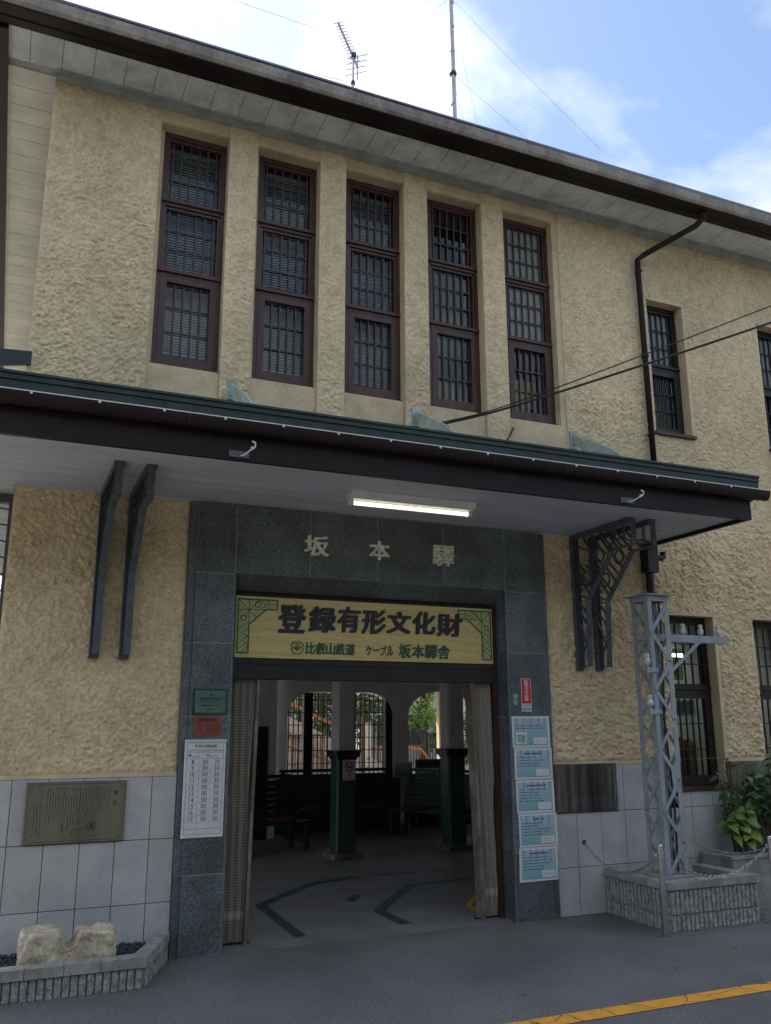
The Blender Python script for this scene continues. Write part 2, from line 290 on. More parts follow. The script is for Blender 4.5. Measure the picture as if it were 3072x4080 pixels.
# ------------------------------------------------------------------ mesh helpers
class MB:
    def __init__(s): s.v = []; s.f = []; s.uv = None
    def add(s, vs, fs):
        o = len(s.v); s.v += [tuple(p) for p in vs]; s.f += [tuple(i+o for i in f) for f in fs]; return s
    def box(s, x0, x1, y0, y1, z0, z1):
        v = [(x0,y0,z0),(x1,y0,z0),(x1,y1,z0),(x0,y1,z0),(x0,y0,z1),(x1,y0,z1),(x1,y1,z1),(x0,y1,z1)]
        return s.add(v, [(0,3,2,1),(4,5,6,7),(0,1,5,4),(1,2,6,5),(2,3,7,6),(3,0,4,7)])
    def bbox(s, x0, x1, y0, y1, z0, z1, b=0.004):
        """box with chamfered edges on the front (-y) face"""
        v = [(x0,y0+b,z0),(x1,y0+b,z0),(x1,y0+b,z1),(x0,y0+b,z1),(x0+b,y0,z0+b),(x1-b,y0,z0+b),(x1-b,y0,z1-b),(x0+b,y0,z1-b),(x0,y1,z0),(x1,y1,z0),(x1,y1,z1),(x0,y1,z1)]
        return s.add(v, [(4,5,6,7),(0,1,5,4),(1,2,6,5),(2,3,7,6),(3,0,4,7),(0,8,9,1),(1,9,10,2),(2,10,11,3),(3,11,8,0),(8,11,10,9)])
    def bar(s, p, q, a, b=None, upv=(0,0,1)):
        b = b or a; p = Vector(p); q = Vector(q); d = (q-p).normalized(); u = Vector(upv)
        if abs(d.dot(u)) > 0.98: u = Vector((0,1,0))
        n = d.cross(u).normalized(); m = n.cross(d)
        v = [e+n*i*a/2+m*j*b/2 for e in (p,q) for i,j in ((-1,-1),(1,-1),(1,1),(-1,1))]
        return s.add(v, [(0,1,2,3),(7,6,5,4),(0,4,5,1),(1,5,6,2),(2,6,7,3),(3,7,4,0)])
    def tube(s, pts, r, n=8, cap=True):
        pts = [Vector(p) for p in pts]; rs = r if isinstance(r, (list, tuple)) else [r]*len(pts)
        o = len(s.v); prev = None
        for i, p in enumerate(pts):
            d = (pts[min(i+1,len(pts)-1)]-pts[max(i-1,0)]).normalized()
            if prev is None:
                u = Vector((0,0,1)) if abs(d.z) < 0.9 else Vector((0,1,0)); a = d.cross(u).normalized()
            else: a = (prev - d*prev.dot(d)).normalized()
            prev = a; b_ = d.cross(a)
            for k in range(n): s.v.append(tuple(p+(a*math.cos(2*math.pi*k/n)+b_*math.sin(2*math.pi*k/n))*rs[i]))
        for i in range(len(pts)-1):
            for k in range(n): s.f.append((o+i*n+k, o+i*n+(k+1)%n, o+(i+1)*n+(k+1)%n, o+(i+1)*n+k))
        if cap: s.f.append(tuple(o+k for k in range(n))[::-1]); s.f.append(tuple(o+(len(pts)-1)*n+k for k in range(n)))
        return s
    def lathe(s, c, prof, n=16, axis='z'):
        o = len(s.v); c = Vector(c)
        for r, h in prof:
            for k in range(n):
                a = 2*math.pi*k/n
                s.v.append(tuple(c+Vector((r*math.cos(a), r*math.sin(a), h)) if axis == 'z' else c+Vector((r*math.cos(a), h, r*math.sin(a)))))
        for i in range(len(prof)-1):
            for k in range(n): s.f.append((o+i*n+k, o+i*n+(k+1)%n, o+(i+1)*n+(k+1)%n, o+(i+1)*n+k))
        s.f.append(tuple(o+k for k in range(n))[::-1]); s.f.append(tuple(o+(len(prof)-1)*n+k for k in range(n)))
        return s
    def extr(s, prof, axis, a, b):
        """closed profile (2D list) swept along an axis; axis x: prof=(y,z); y: (x,z); z: (x,y)"""
        n = len(prof); o = len(s.v)
        for t in (a, b):
            for p, q in prof: s.v.append((t,p,q) if axis == 'x' else (p,t,q) if axis == 'y' else (p,q,t))
        for k in range(n): s.f.append((o+k, o+(k+1)%n, o+n+(k+1)%n, o+n+k))
        s.f.append(tuple(o+k for k in range(n))[::-1]); s.f.append(tuple(o+n+k for k in range(n)))
        return s
    def ring(s, c, r, rt_, axis='x', n=20, m=6):
        c = Vector(c); o = len(s.v)
        for i in range(n):
            a = 2*math.pi*i/n
            d = Vector((0, math.cos(a), math.sin(a))) if axis == 'x' else Vector((math.cos(a), 0, math.sin(a))) if axis == 'y' else Vector((math.cos(a), math.sin(a), 0))
            ax = Vector((1,0,0)) if axis == 'x' else Vector((0,1,0)) if axis == 'y' else Vector((0,0,1))
            for k in range(m):
                b_ = 2*math.pi*k/m; s.v.append(tuple(c+d*(r+rt_*math.cos(b_))+ax*rt_*math.sin(b_)))
        for i in range(n):
            for k in range(m): s.f.append((o+i*m+k, o+((i+1)%n)*m+k, o+((i+1)%n)*m+(k+1)%m, o+i*m+(k+1)%m))
        return s
    def mesh(s, name, mat, smooth=False):
        me = bpy.data.meshes.new(name); me.from_pydata(s.v, [], s.f); me.validate(); me.update()
        if mat: me.materials.append(MAT[mat])
        if smooth:
            for p in me.polygons: p.use_smooth = True
        return me
ORI = {}
def place(o, parent=None, loc=(0,0,0)):
    COL.objects.link(o); o.location = loc; ORI[o.name] = Vector(loc)
    if parent is not None:
        o.parent = parent; o.matrix_parent_inverse = Matrix.Translation(-ORI[parent.name])
    return o
def mk(name, mb, mat, parent=None, smooth=False):
    return place(bpy.data.objects.new(name, mb.mesh(name, mat, smooth)), parent)
def inst(name, me, loc, parent=None, rot=None, scale=None):
    o = place(bpy.data.objects.new(name, me), parent, loc)
    if rot: o.rotation_euler = rot
    if scale: o.scale = scale
    return o
def tag(o, label=None, cat=None, group=None, kind=None):
    if label: o['label'] = label
    if cat: o['category'] = cat
    if group: o['group'] = group
    if kind: o['kind'] = kind
    return o
def thing(name, loc, label, cat, group=None):
    o = bpy.data.objects.new(name, None); o.empty_display_size = 0.1; place(o, None, loc); return tag(o, label, cat, group)
def part_empty(name, parent, loc=(0,0,0)):
    o = bpy.data.objects.new(name, None); o.empty_display_size = 0.05; return place(o, parent, loc)
def struct(o): o['kind'] = 'structure'; return o
def B(*a): return MB().box(*a)

TC = {}
def text_geom(body):
    k = body
    if k not in TC:
        c = bpy.data.curves.new('txt', 'FONT'); c.body = body; c.resolution_u = 2
        o = bpy.data.objects.new('txt', c)
        me = bpy.data.meshes.new_from_object(o)
        co = np.empty(len(me.vertices)*3); me.vertices.foreach_get('co', co); co = co.reshape(-1, 3)
        fs = [tuple(p.vertices) for p in me.polygons]
        es = {}
        for f in fs:
            for i in range(len(f)):
                a, b_ = f[i], f[(i+1) % len(f)]; es[(a, b_)] = 1
        bd = [(a, b_) for (a, b_) in es if (b_, a) not in es]
        TC[k] = (co, fs, bd); bpy.data.objects.remove(o); bpy.data.curves.remove(c); bpy.data.meshes.remove(me)
    return TC[k]
def text_mb(mb, body, x0, x1, z0, z1, y, depth=0.002, weight=0.0, keep=False, shear=0.0):
    """lettering facing -y fitted in the box; front at y-depth; weight thickens the strokes like a slanted brush"""
    co, fs, bd = text_geom(body)
    if len(co) == 0: return mb
    mn = co.min(0); mxx = co.max(0); wd = mxx-mn
    sx = (x1-x0)/max(wd[0]+2*weight, 1e-6); sz = (z1-z0)/max(wd[1]+2*weight, 1e-6)
    if keep: sx = sz = min(sx, sz)
    cx, cz = (x0+x1)/2, (z0+z1)/2; m = (mn+mxx)/2
    px = cx+(co[:,0]-m[0])*sx+shear*(co[:,1]-m[1])*sz; pz = cz+(co[:,1]-m[1])*sz
    n = len(co)
    if weight <= 0: offs = [(0, 0)]
    elif weight < 0.016: offs = [(-.7, -.5), (.7, .5)]
    else: offs = [(0, 0), (-1, -.6), (1, .6), (-.5, .55), (.5, -.55), (-.5, -.3), (.5, .3)]
    for k, (ou, ov) in enumerate(offs):
        o = len(mb.v); yy_ = y-depth*(1+0.03*k); dx = ou*weight*sx; dz = ov*weight*sz
        mb.v += [(a+dx, yy_, b_+dz) for a, b_ in zip(px, pz)] + [(a+dx, y, b_+dz) for a, b_ in zip(px, pz)]
        mb.f += [tuple(i+o for i in f) for f in fs] + [(b_+o, a+o, a+o+n, b_+o+n) for a, b_ in bd]
    return mb
def lettering(name, parent, mat, y, items, depth=0.0015, weight=0.0):
    mb = MB()
    for it in items:
        text_mb(mb, it[0], *it[1:5], y, depth, it[5] if len(it) > 5 else weight, True)
    return mk(name, mb, mat, parent)
def rows(mb, x0, x1, z0, z1, y, pitch, h, density=0.8, vertical=False, ragged=True, dash=0.012):
    """illegibly small print: short dashes in lines"""
    if not vertical:
        z = z1
        while z > z0:
            end = x1 if not ragged else x0+(x1-x0)*random.uniform(0.55, 1.0)
            x = x0
            while x < end:
                l = dash*random.uniform(0.5, 1.3)
                if random.random() < density: mb.add([(x,y,z-h),(x+l,y,z-h),(x+l,y,z),(x,y,z)], [(0,1,2,3)])
                x += l+dash*0.3
            z -= pitch
    else:
        x = x1
        while x > x0:
            end = z0 if not ragged else z1-(z1-z0)*random.uniform(0.6, 1.0)
            z = z1
            while z > end:
                l = dash*random.uniform(0.5, 1.3)
                if random.random() < density: mb.add([(x-h,y,z-l),(x,y,z-l),(x,y,z),(x-h,y,z)], [(0,1,2,3)])
                z -= l+dash*0.3
            x -= pitch
    return mb
def uvquad(name, x0, x1, y, z0, z1, mat, parent, th=0.001, corners=None):
    """thin sheet facing -y carrying a 0..1 UV on its front"""
    c = corners or [(x0,z0),(x1,z0),(x1,z1),(x0,z1)]
    v = [(a, y-th, b_) for a, b_ in c]+[(a, y, b_) for a, b_ in c]
    me = bpy.data.meshes.new(name); me.from_pydata(v, [], [(0,1,2,3),(7,6,5,4),(0,4,5,1),(1,5,6,2),(2,6,7,3),(3,7,4,0)])
    uv = me.uv_layers.new(name='UVMap')
    for i, q in enumerate([(0,0),(1,0),(1,1),(0,1)]): uv.data[i].uv = q
    me.materials.append(MAT[mat]); return place(bpy.data.objects.new(name, me), parent)

# value noise for the roughcast
def hsh(ix, iz, seed):
    h = (ix.astype(np.int64)*374761393 + iz.astype(np.int64)*668265263 + seed*1442695041) & 0xffffffff
    h = ((h ^ (h >> 13))*1274126177) & 0xffffffff
    return ((h ^ (h >> 16)) & 0xffff)/65535.0
def vn(x, z, seed):
    ix = np.floor(x); iz = np.floor(z); fx = x-ix; fz = z-iz; fx = fx*fx*(3-2*fx); fz = fz*fz*(3-2*fz)
    a = hsh(ix, iz, seed); b_ = hsh(ix+1, iz, seed); c = hsh(ix, iz+1, seed); d = hsh(ix+1, iz+1, seed)
    return (a*(1-fx)+b_*fx)*(1-fz)+(c*(1-fx)+d*fx)*fz
def sst(a, b_, x):
    t = np.clip((x-a)/(b_-a), 0, 1); return t*t*(3-2*t)
def roughcast(x, z, amp):
    wx = x+0.026*(vn(x/0.05, z/0.05, 5)-0.5)+0.010*(vn(x/0.016, z/0.016, 9)-0.5); wz = z+0.026*(vn(x/0.05, z/0.05, 6)-0.5)+0.010*(vn(x/0.016, z/0.016, 10)-0.5)
    k = 1.0 if amp < 0.02 else 1.3
    a = vn(wx/(0.028*k), wz/(0.025*k), 1); b_ = vn(wx/(0.016*k), wz/(0.0145*k), 2); c = vn(x/0.25, z/0.25, 3); d = vn(wx/0.07, wz/0.06, 4)
    h = 0.52*sst(0.36, 0.58, a)+0.36*sst(0.30, 0.70, b_)+0.30*d
    return amp*h*(0.6+0.75*c)
def stucco(name, parent, x0, x1, z0, z1, holes=(), amp=0.016, step=0.0076, y=0.0):
    nx = max(2, int((x1-x0)/step)+1); nz_ = max(2, int((z1-z0)/step)+1)
    X, Z = np.meshgrid(np.linspace(x0, x1, nx), np.linspace(z0, z1, nz_))
    h = roughcast(X, Z, amp)
    e = np.minimum(np.minimum(X-x0, x1-X), np.minimum(Z-z0, z1-Z))
    for (a, b_, c, d) in holes:
        dx = np.maximum(np.maximum(a-X, X-b_), 0); dz = np.maximum(np.maximum(c-Z, Z-d), 0); e = np.minimum(e, np.hypot(dx, dz))
    h = h*(0.35+0.65*sst(0, 0.03, e))
    co = np.stack([X, y-0.003-h, Z], -1).reshape(-1, 3)
    i = np.arange(nx*nz_).reshape(nz_, nx)
    q = np.stack([i[:-1,:-1], i[:-1,1:], i[1:,1:], i[1:,:-1]], -1)
    xc = (X[:-1,:-1]+X[1:,1:])/2; zc = (Z[:-1,:-1]+Z[1:,1:])/2
    keep = np.ones(xc.shape, bool)
    for (a, b_, c, d) in holes: keep &= ~((xc > a) & (xc < b_) & (zc > c) & (zc < d))
    q = q[keep]
    # skirt round the outer edge
    ring_ = np.concatenate([i[0,:], i[1:,-1], i[-1,-2::-1], i[-2:0:-1,0]])
    sk = co[ring_].copy(); sk[:,1] = y+0.02
    n0 = len(co); co = np.concatenate([co, sk]); k = np.arange(len(ring_)); k2 = np.roll(k, -1)
    q = np.concatenate([q, np.stack([ring_[k2], ring_[k], n0+k, n0+k2], -1)])
    me = bpy.data.meshes.new(name); nv = len(co); nf = len(q)
    me.vertices.add(nv); me.vertices.foreach_set('co', co.astype(np.float32).ravel())
    me.loops.add(nf*4); me.loops.foreach_set('vertex_index', q.astype(np.int32).ravel())
    me.polygons.add(nf); me.polygons.foreach_set('loop_start', np.arange(0, nf*4, 4, dtype=np.int32)); me.polygons.foreach_set('loop_total', np.full(nf, 4, np.int32))
    me.update(); me.validate(); me.polygons.foreach_set('use_smooth', np.ones(nf, bool)); me.materials.append(MAT['stucco'])
    return place(bpy.data.objects.new(name, me), parent)
def holed(x0, x1, z0, z1, holes, y0, y1):
    """solid slab with rectangular openings, as butted boxes"""
    xs = sorted({x0, x1, *[min(max(v, x0), x1) for h in holes for v in h[:2]]}); zs = sorted({z0, z1, *[min(max(v, z0), z1) for h in holes for v in h[2:]]})
    mb = MB()
    for a, b_ in zip(xs, xs[1:]):
        run = None
        for c, d in zip(zs, zs[1:]):
            inside = any(h[0] <= (a+b_)/2 <= h[1] and h[2] <= (c+d)/2 <= h[3] for h in holes)
            if inside:
                if run: mb.box(a, b_, y0, y1, *run); run = None
            else: run = (run[0], d) if run else (c, d)
        if run: mb.box(a, b_, y0, y1, *run)
    return mb

# ------------------------------------------------------------------ ground
g = MB(); S = 900
g.add([(-S,-S,0),(S,-S,0),(S,S,0),(-S,S,0)], [(0,1,2,3)])
struct(mk('ground', g, 'asphalt'))
yl = MB(); n = 60; xs = np.linspace(-12, 30, n)
for a, b_ in zip(xs, xs[1:]): yl.add([(a,-2.53,.004),(b_,-2.53,.004),(b_,-2.375,.004),(a,-2.375,.004)], [(0,1,2,3)])
def roadpaint(name, col):
    m, t, b = newmat(name)
    g_ = t.nodes.new('ShaderNodeNewGeometry'); n_ = t.nodes.new('ShaderNodeTexNoise'); n_.inputs['Scale'].default_value = 9; n_.inputs['Detail'].default_value = 8; t.links.new(g_.outputs['Position'], n_.inputs[0])
    v = t.nodes.new('ShaderNodeTexVoronoi'); v.feature = 'DISTANCE_TO_EDGE'; v.inputs['Scale'].default_value = 2.3; t.links.new(n_.outputs['Color'], v.inputs[0])
    mpv = t.nodes.new('ShaderNodeVectorMath'); mpv.operation = 'MULTIPLY_ADD'; mpv.inputs[1].default_value = (0.12, 0.12, 0.12); t.links.new(n_.outputs['Color'], mpv.inputs[0]); t.links.new(g_.outputs['Position'], mpv.inputs[2]); t.links.new(mpv.outputs[0], v.inputs[0])
    l = t.nodes.new('ShaderNodeMath'); l.operation = 'LESS_THAN'; l.inputs[1].default_value = 0.010; t.links.new(v.outputs['Distance'], l.inputs[0])
    r = t.nodes.new('ShaderNodeValToRGB'); r.color_ramp.elements[0].position = 0.3; r.color_ramp.elements[1].position = 0.6; r.color_ramp.elements[0].color = (*[c*0.8 for c in col], 1); r.color_ramp.elements[1].color = (*col, 1); t.links.new(n_.outputs[0], r.inputs[0])
    mm = t.nodes.new('ShaderNodeMix'); mm.data_type = 'RGBA'; t.links.new(l.outputs[0], mm.inputs[0]); t.links.new(r.outputs[0], mm.inputs[6]); mm.inputs[7].default_value = (0.20, 0.09, 0.03, 1)
    t.links.new(mm.outputs[2], b.inputs['Base Color']); b.inputs['Roughness'].default_value = 0.75
roadpaint('road_orange', (0.80, 0.36, 0.035))
struct(mk('road_marking', yl, 'road_orange'))

# ------------------------------------------------------------------ station building
ST = thing('station_building', (3.2, 4.0, 0), 'two storey cream roughcast station building with granite doorway and canopy', 'building')
WINX = [0.976+0.9433*i for i in range(5)]; WW = 0.612
UP_H = [(WINX[i]-0.05, WINX[i]+WW, 4.94, 7.42) for i in range(5)]
W6 = (6.66, 7.19, 5.02, 6.71); W7 = (8.42, 8.95, 5.02, 6.71); W8 = (6.62, 7.235, 1.10, 2.93); W9 = (7.83, 8.45, 1.10, 2.93)
DOOR = (1.80, 4.52, 0.0, 3.065)
XR = 9.4
mk('wall', holed(-0.045, XR, 0.0, 7.62, UP_H+[W6, W7, W8, W9, DOOR], 0.012, 0.25), 'plaster', ST)
# in the window bays the wall steps back behind the pilasters: panels between them are at y=.012; pilasters stand proud
ZP = 3.95
stucco('roughcast', ST, -0.05, 0.925, ZP, 7.60, amp=0.0145)
for a, b_ in ((1.585, 1.87), (2.53, 2.81), (3.472, 3.745), (4.415, 4.69)): stucco('pilaster', ST, a, b_, ZP, 7.60, amp=0.011, y=-0.02)
stucco('roughcast', ST, 5.43, XR, ZP, 7.60, holes=[(W6[0], W6[1]+0.04, W6[2]-0.01, W6[3]), (W7[0], W7[1]+0.04, W7[2]-0.01, W7[3])], amp=0.0145)
stucco('roughcast', ST, -0.05, 1.375, 1.41, 3.70, amp=0.0145)
stucco('roughcast', ST, 5.025, XR, 1.41, ZP-0.002, holes=[(W8[0], W8[1]+0.045, 1.0, W8[3]), (W9[0], W9[1]+0.03, 1.0, W9[3])], amp=0.028)
for a, b_ in ((-0.05, 1.375), (5.025, W8[0]), (W8[1]+0.045, W9[0])): mk('plaster_band', B(a, b_, -0.015, 0.012, 1.375, 1.41), 'plaster', ST)
# lintel mouldings over the tall windows
for i in range(5):
    a, b_ = UP_H[i][0]+0.002, UP_H[i][1]-0.002
    mk('lintel_moulding', MB().extr([(0.012,7.425),(-0.004,7.425),(-0.004,7.515),(-0.014,7.52),(-0.014,7.56),(-0.024,7.565),(-0.024,7.60),(0.012,7.60)], 'x', a, b_), 'plaster', ST)
# left flank, rear and inner walls
mk('side_wall', B(-0.045, 0.20, 0.252, 2.2, 0, 7.60).box(-0.045, 0.20, 2.2, 4.9, 2.35, 7.60).box(-0.045, 0.20, 4.9, 9.0, 0, 7.60), 'stucco', ST)
mk('rear_wall', B(-0.045, XR, 9.002, 9.2, 3.4, 7.60), 'plaster', ST)
mk('end_wall', B(XR+0.001, XR+0.2, 0.012, 9.2, 0, 7.6), 'plaster', ST)
# upper storey floor and ceiling, room partitions
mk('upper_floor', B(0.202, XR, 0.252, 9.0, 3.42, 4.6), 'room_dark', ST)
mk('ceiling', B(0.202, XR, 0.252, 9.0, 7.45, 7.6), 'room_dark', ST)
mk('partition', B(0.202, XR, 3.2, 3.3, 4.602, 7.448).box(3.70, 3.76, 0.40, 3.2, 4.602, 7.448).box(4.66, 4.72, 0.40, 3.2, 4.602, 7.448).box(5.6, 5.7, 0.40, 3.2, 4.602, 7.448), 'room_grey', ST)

# --- windows
def hv_mesh(wd, ln, vert, mat='brown'):
    return (B(-wd/2, wd/2, -0.009, 0.009, 0, ln) if vert else B(0, ln, -0.007, 0.007, -wd/2, wd/2)).mesh('glazing_bar', mat)
def sash(win, x0, x1, z0, z1, y, nv, nh, edge, bars, glassmat, mat='brown'):
    """pane plus glazing bars; edge: first bar's distance from the sash edge"""
    mk('pane', B(x0, x1, y+0.016, y+0.020, z0, z1), glassmat, win)
    key = (round(z1-z0, 3), round(x1-x0, 3), mat)
    if key not in bars: bars[key] = (hv_mesh(0.015, z1-z0, True, mat), hv_mesh(0.013, x1-x0, False, mat))
    vm, hm = bars[key]
    for k in range(nv):
        t = k/(nv-1) if nv > 1 else 0.5
        inst('glazing_bar', vm, (x0+edge+(x1-x0-2*edge)*t, y, z0), win)
    for k in range(nh): inst('glazing_bar', hm, (x0, y-0.003, z0+(z1-z0)*(k+1)/(nh+1)), win)
BARS = {}
def frame_box(mb, x0, x1, z0, z1, s, t_, b_, y0, y1):
    mb.box(x0, x0+s, y0, y1, z0, z1).box(x1-s, x1, y0, y1, z0, z1).box(x0+s, x1-s, y0, y1, z1-t_, z1).box(x0+s, x1-s, y0, y1, z0, z0+b_)
def tall_window(i):
    x0, x1 = WINX[i], WINX[i]+WW-0.004; y = 0.107
    fb = MB()
    fb.box(x0, x0+0.034, y, y+0.09, 4.975, 7.40).box(x1-0.034, x1, y, y+0.09, 4.975, 7.40).box(x0+0.034, x1-0.034, y, y+0.09, 7.345, 7.40)
    win = mk('window', fb, 'brown', ST)
    mk('jamb_filler', B(x0-0.049, x0-0.001, y+0.004, 0.248, 4.945, 7.415), 'plaster', win)
    mk('head_filler', B(x0, x1, y+0.01, 0.248, 7.401, 7.418), 'plaster', win)
    for zt in (6.635, 5.90):
        mk('transom', B(x0+0.034, x1-0.034, y-0.006, y+0.09, zt-0.03, zt+0.03).box(x0+0.01, x1-0.01, y-0.028, y-0.006, zt+0.004, zt+0.030), 'brown', win)
    # fixed upper lights
    for z0, z1 in ((6.665, 7.345), (5.93, 6.605)):
        s = MB(); frame_box(s, x0+0.034, x1-0.034, z0, z1, 0.026, 0.03, 0.03, y+0.012, y+0.06); mk('sash_frame', s, 'brown', win)
        sash(win, x0+0.06, x1-0.06, z0+0.03, z1-0.03, y+0.04, 6, 2, 0.030, BARS, 'glass_frosted' if i == 4 else 'glass')
    # opening casement
    s = MB(); frame_box(s, x0+0.036, x1-0.036, 4.985, 5.868, 0.064, 0.055, 0.09, y-0.004, y+0.05); mk('casement_frame', s, 'brown', win)
    sash(win, x0+0.10, x1-0.10, 5.075, 5.813, y+0.034, 4, 2, 0.082, BARS, 'glass')
    mk('sill', B(x0-0.02, x1+0.003, 0.075, 0.20, 4.94, 4.973).box(x0-0.02, x1+0.003, 0.066, 0.075, 4.936, 4.956), 'brown', win)
    return win
for i in range(5): tall_window(i)
def short_window(x0, x1, z0, z1, zt, nvt, nht, nvb, nhb, gt, gb, mat='darkbrown', sillm='brown', y=0.107):
    fb = MB(); frame_box(fb, x0+0.004, x1-0.004, z0+0.03, z1-0.004, 0.034, 0.045, 0.0, y, y+0.09)
    win = mk('window', fb, mat, ST)
    mk('transom', B(x0+0.038, x1-0.038, y-0.006, y+0.09, zt-0.035, zt+0.035).box(x0+0.015, x1-0.015, y-0.028, y-0.006, zt+0.006, zt+0.034), mat, win)
    s = MB(); frame_box(s, x0+0.038, x1-0.038, zt+0.035, z1-0.05, 0.026, 0.03, 0.03, y+0.012, y+0.06); mk('sash_frame', s, mat, win)
    sash(win, x0+0.064, x1-0.064, zt+0.065, z1-0.08, y+0.04, nvt, nht, 0.034, BARS, gt, mat)
    s = MB(); frame_box(s, x0+0.040, x1-0.040, z0+0.032, zt-0.037, 0.06, 0.055, 0.10, y-0.004, y+0.05); mk('casement_frame', s, mat, win)
    sash(win, x0+0.10, x1-0.10, z0+0.132, zt-0.092, y+0.034, nvb, nhb, 0.08, BARS, gb, mat)
    mk('sill', B(x0-0.03, x1+0.035, -0.045, 0.20, z0-0.01, z0+0.028), sillm, win)
    return win
short_window(*W6, 5.90, 5, 2, 4, 2, 'glass_frosted', 'glass')
short_window(*W7, 5.90, 5, 2, 4, 2, 'glass_frosted', 'glass')
short_window(*W8, 2.13, 5, 2, 4, 2, 'glass', 'glass')
short_window(*W9, 2.13, 5, 2, 4, 2, 'glass', 'glass')
for (a, b_, c, d) in (W6, W7): mk('reveal', B(b_, b_+0.04, -0.016, 0.012, c, d).box(a-0.0, b_+0.04, -0.018, 0.012, d, d+0.03), 'plaster', ST)
for (a, b_, c, d) in (W8, W9): mk('reveal', B(b_, b_+0.045, -0.018, 0.012, 1.41, d).box(a, b_+0.045, -0.02, 0.012, d, d+0.03), 'plaster', ST)

# --- eaves: soffit panels, trim, fascia, gutter, roof
ZU = 7.61
xs = [-0.53]; x = -0.28
while x < XR: xs.append(x); x += 0.2715
xs.append(XR)
eav = mk('eave_backing', B(-0.53, XR, -0.50, 0.01, ZU+0.012, ZU+0.03), 'soffit_trim', ST)
for a, b_ in zip(xs, xs[1:]): mk('soffit_panel', B(a+0.003, b_-0.003, -0.50, -0.085, ZU, ZU+0.011), 'soffit', eav)
mk('eave_trim', B(-0.05, XR, -0.085, 0.012, 7.545, ZU+0.011).box(-0.05, XR, -0.11, -0.085, 7.585, ZU-0.001), 'soffit_trim', ST)
mk('eave_fascia', MB().extr([(-0.50,7.600),(-0.50,7.66),(-0.735,7.66),(-0.735,7.612),(-0.725,7.602),(-0.60,7.602),(-0.595,7.592),(-0.51,7.590)], 'x', -0.57, XR), 'fascia_brown', ST)
mk('eave_gutter', MB().extr([(-0.60,7.661),(-0.60,7.72),(-0.75,7.742),(-0.762,7.735),(-0.765,7.70),(-0.758,7.64),(-0.744,7.612),(-0.7355,7.610),(-0.7355,7.661)], 'x', -0.57, XR), 'gutter_weathered', ST)
RS = math.tan(R(24))
rf = MB().extr([(-0.772,7.744),(-0.772,7.764),(5.0,7.764+5.77*RS),(10.77,7.764),(10.77,7.744),(5.0,7.744+5.77*RS)], 'x', -0.60, XR)
roof = mk('roof', rf, 'roof_slate', ST)
mk('gable_infill', MB().extr([(0.0,7.62),(5.0,7.70+5.0*RS),(9.2,7.62)], 'x', 0.0, 0.2), 'plaster', ST)
for xj in (0.62, 2.55, 4.5, 6.42, 6.95, 8.35): mk('gutter_joint', MB().extr([(-0.74,7.613),(-0.746,7.611),(-0.761,7.64),(-0.768,7.70),(-0.765,7.738),(-0.75,7.7435),(-0.74,7.74)], 'x', xj, xj+0.05), 'gutter_weathered', ST)
# left flank eave with boards
sb = part_empty('side_eave', ST)
y = 0.0; yy = [0.012]
while y < 8.8: y += 0.274; yy.append(y)
for a, b_ in zip(yy, yy[1:]): mk('soffit_board', B(-0.43, -0.05, a+0.004, b_-0.004, ZU-0.003, ZU+0.008), 'side_soffit', sb)
mk('backing', B(-0.45, -0.05, -0.08, 9.0, ZU+0.010, ZU+0.03), 'soffit_trim', sb)
mk('edge_trim', B(-0.455, -0.43, 0.0, 9.0, ZU-0.02, ZU+0.009), 'side_soffit', sb)
mk('fascia', B(-0.56, -0.457, -0.49, 9.0, 7.56, 7.74), 'fascia_brown', sb)
# stained corner downpipe at far left
# --- downpipe upper
P = [(7.06,-0.62,7.60),(7.06,-0.61,7.53),(7.0,-0.56,7.46),(6.58,-0.12,7.22),(6.52,-0.075,7.16),(6.515,-0.075,6.9),(6.53,-0.075,3.95)]
dp = mk('downpipe', MB().tube(P, 0.034, 12), 'fascia_brown', ST, True)
mk('collector', MB().lathe((7.06,-0.62,7.53), [(0.03,0),(0.05,0.03),(0.055,0.06)], 14), 'fascia_brown', dp)
for z in (7.02, 5.93, 4.97): mk('pipe_clip', MB().ring((6.527,-0.075,z), 0.038, 0.006, 'z').box(6.515,6.535,-0.07,0.0,z-0.01,z+0.01), 'darkbrown', dp)
P2 = [(6.53,-0.10,3.60),(6.53,-0.10,3.545),(6.49,-0.10,3.53),(6.40,-0.10,3.53)]
d2_ = mk('downpipe', B(6.27,6.41,-0.16,-0.03,3.36,3.66).tube([(6.335,-0.09,3.36),(6.335,-0.09,3.28),(6.335,-0.085,0.0)], 0.045, 12).tube(P2, 0.033, 12), 'darkbrown', ST)

# --- canopy over the door, wrapping the left flank
CX0, CX1, CY, CZ = -1.55, 6.40, -1.42, 3.70
can = part_empty('canopy', ST)
nb = 15; wb = (1.42-0.0)/nb
for k in range(nb):
    y1_ = -k*wb; mk('soffit_board', B(CX0, CX1, y1_-wb+0.0016, y1_-0.0016, CZ, CZ+0.012), 'canopy_board', can)
k = 0
yb = 0.0
while yb < 5.0:
    mk('soffit_board', B(CX0, -0.055, yb+0.0016, yb+wb-0.0016, CZ, CZ+0.012), 'canopy_board', can); yb += wb
mk('deck', B(CX0, CX1, -1.42, -0.03, CZ+0.013, CZ+0.05).box(CX0, -0.06, -0.03, 5.0, CZ+0.013, CZ+0.05), 'soffit_trim', can)
mk('wall_trim', B(-0.05, CX1, -0.028, 0.012, CZ-0.012, CZ+0.24), 'canopy_board', can)
mk('fascia', B(CX0-0.04, CX1+0.04, -1.46, -1.4205, 3.665, 3.86).box(CX1, CX1+0.04, -1.42, -0.03, 3.665, 3.86), 'fascia_brown', can)
pr = []
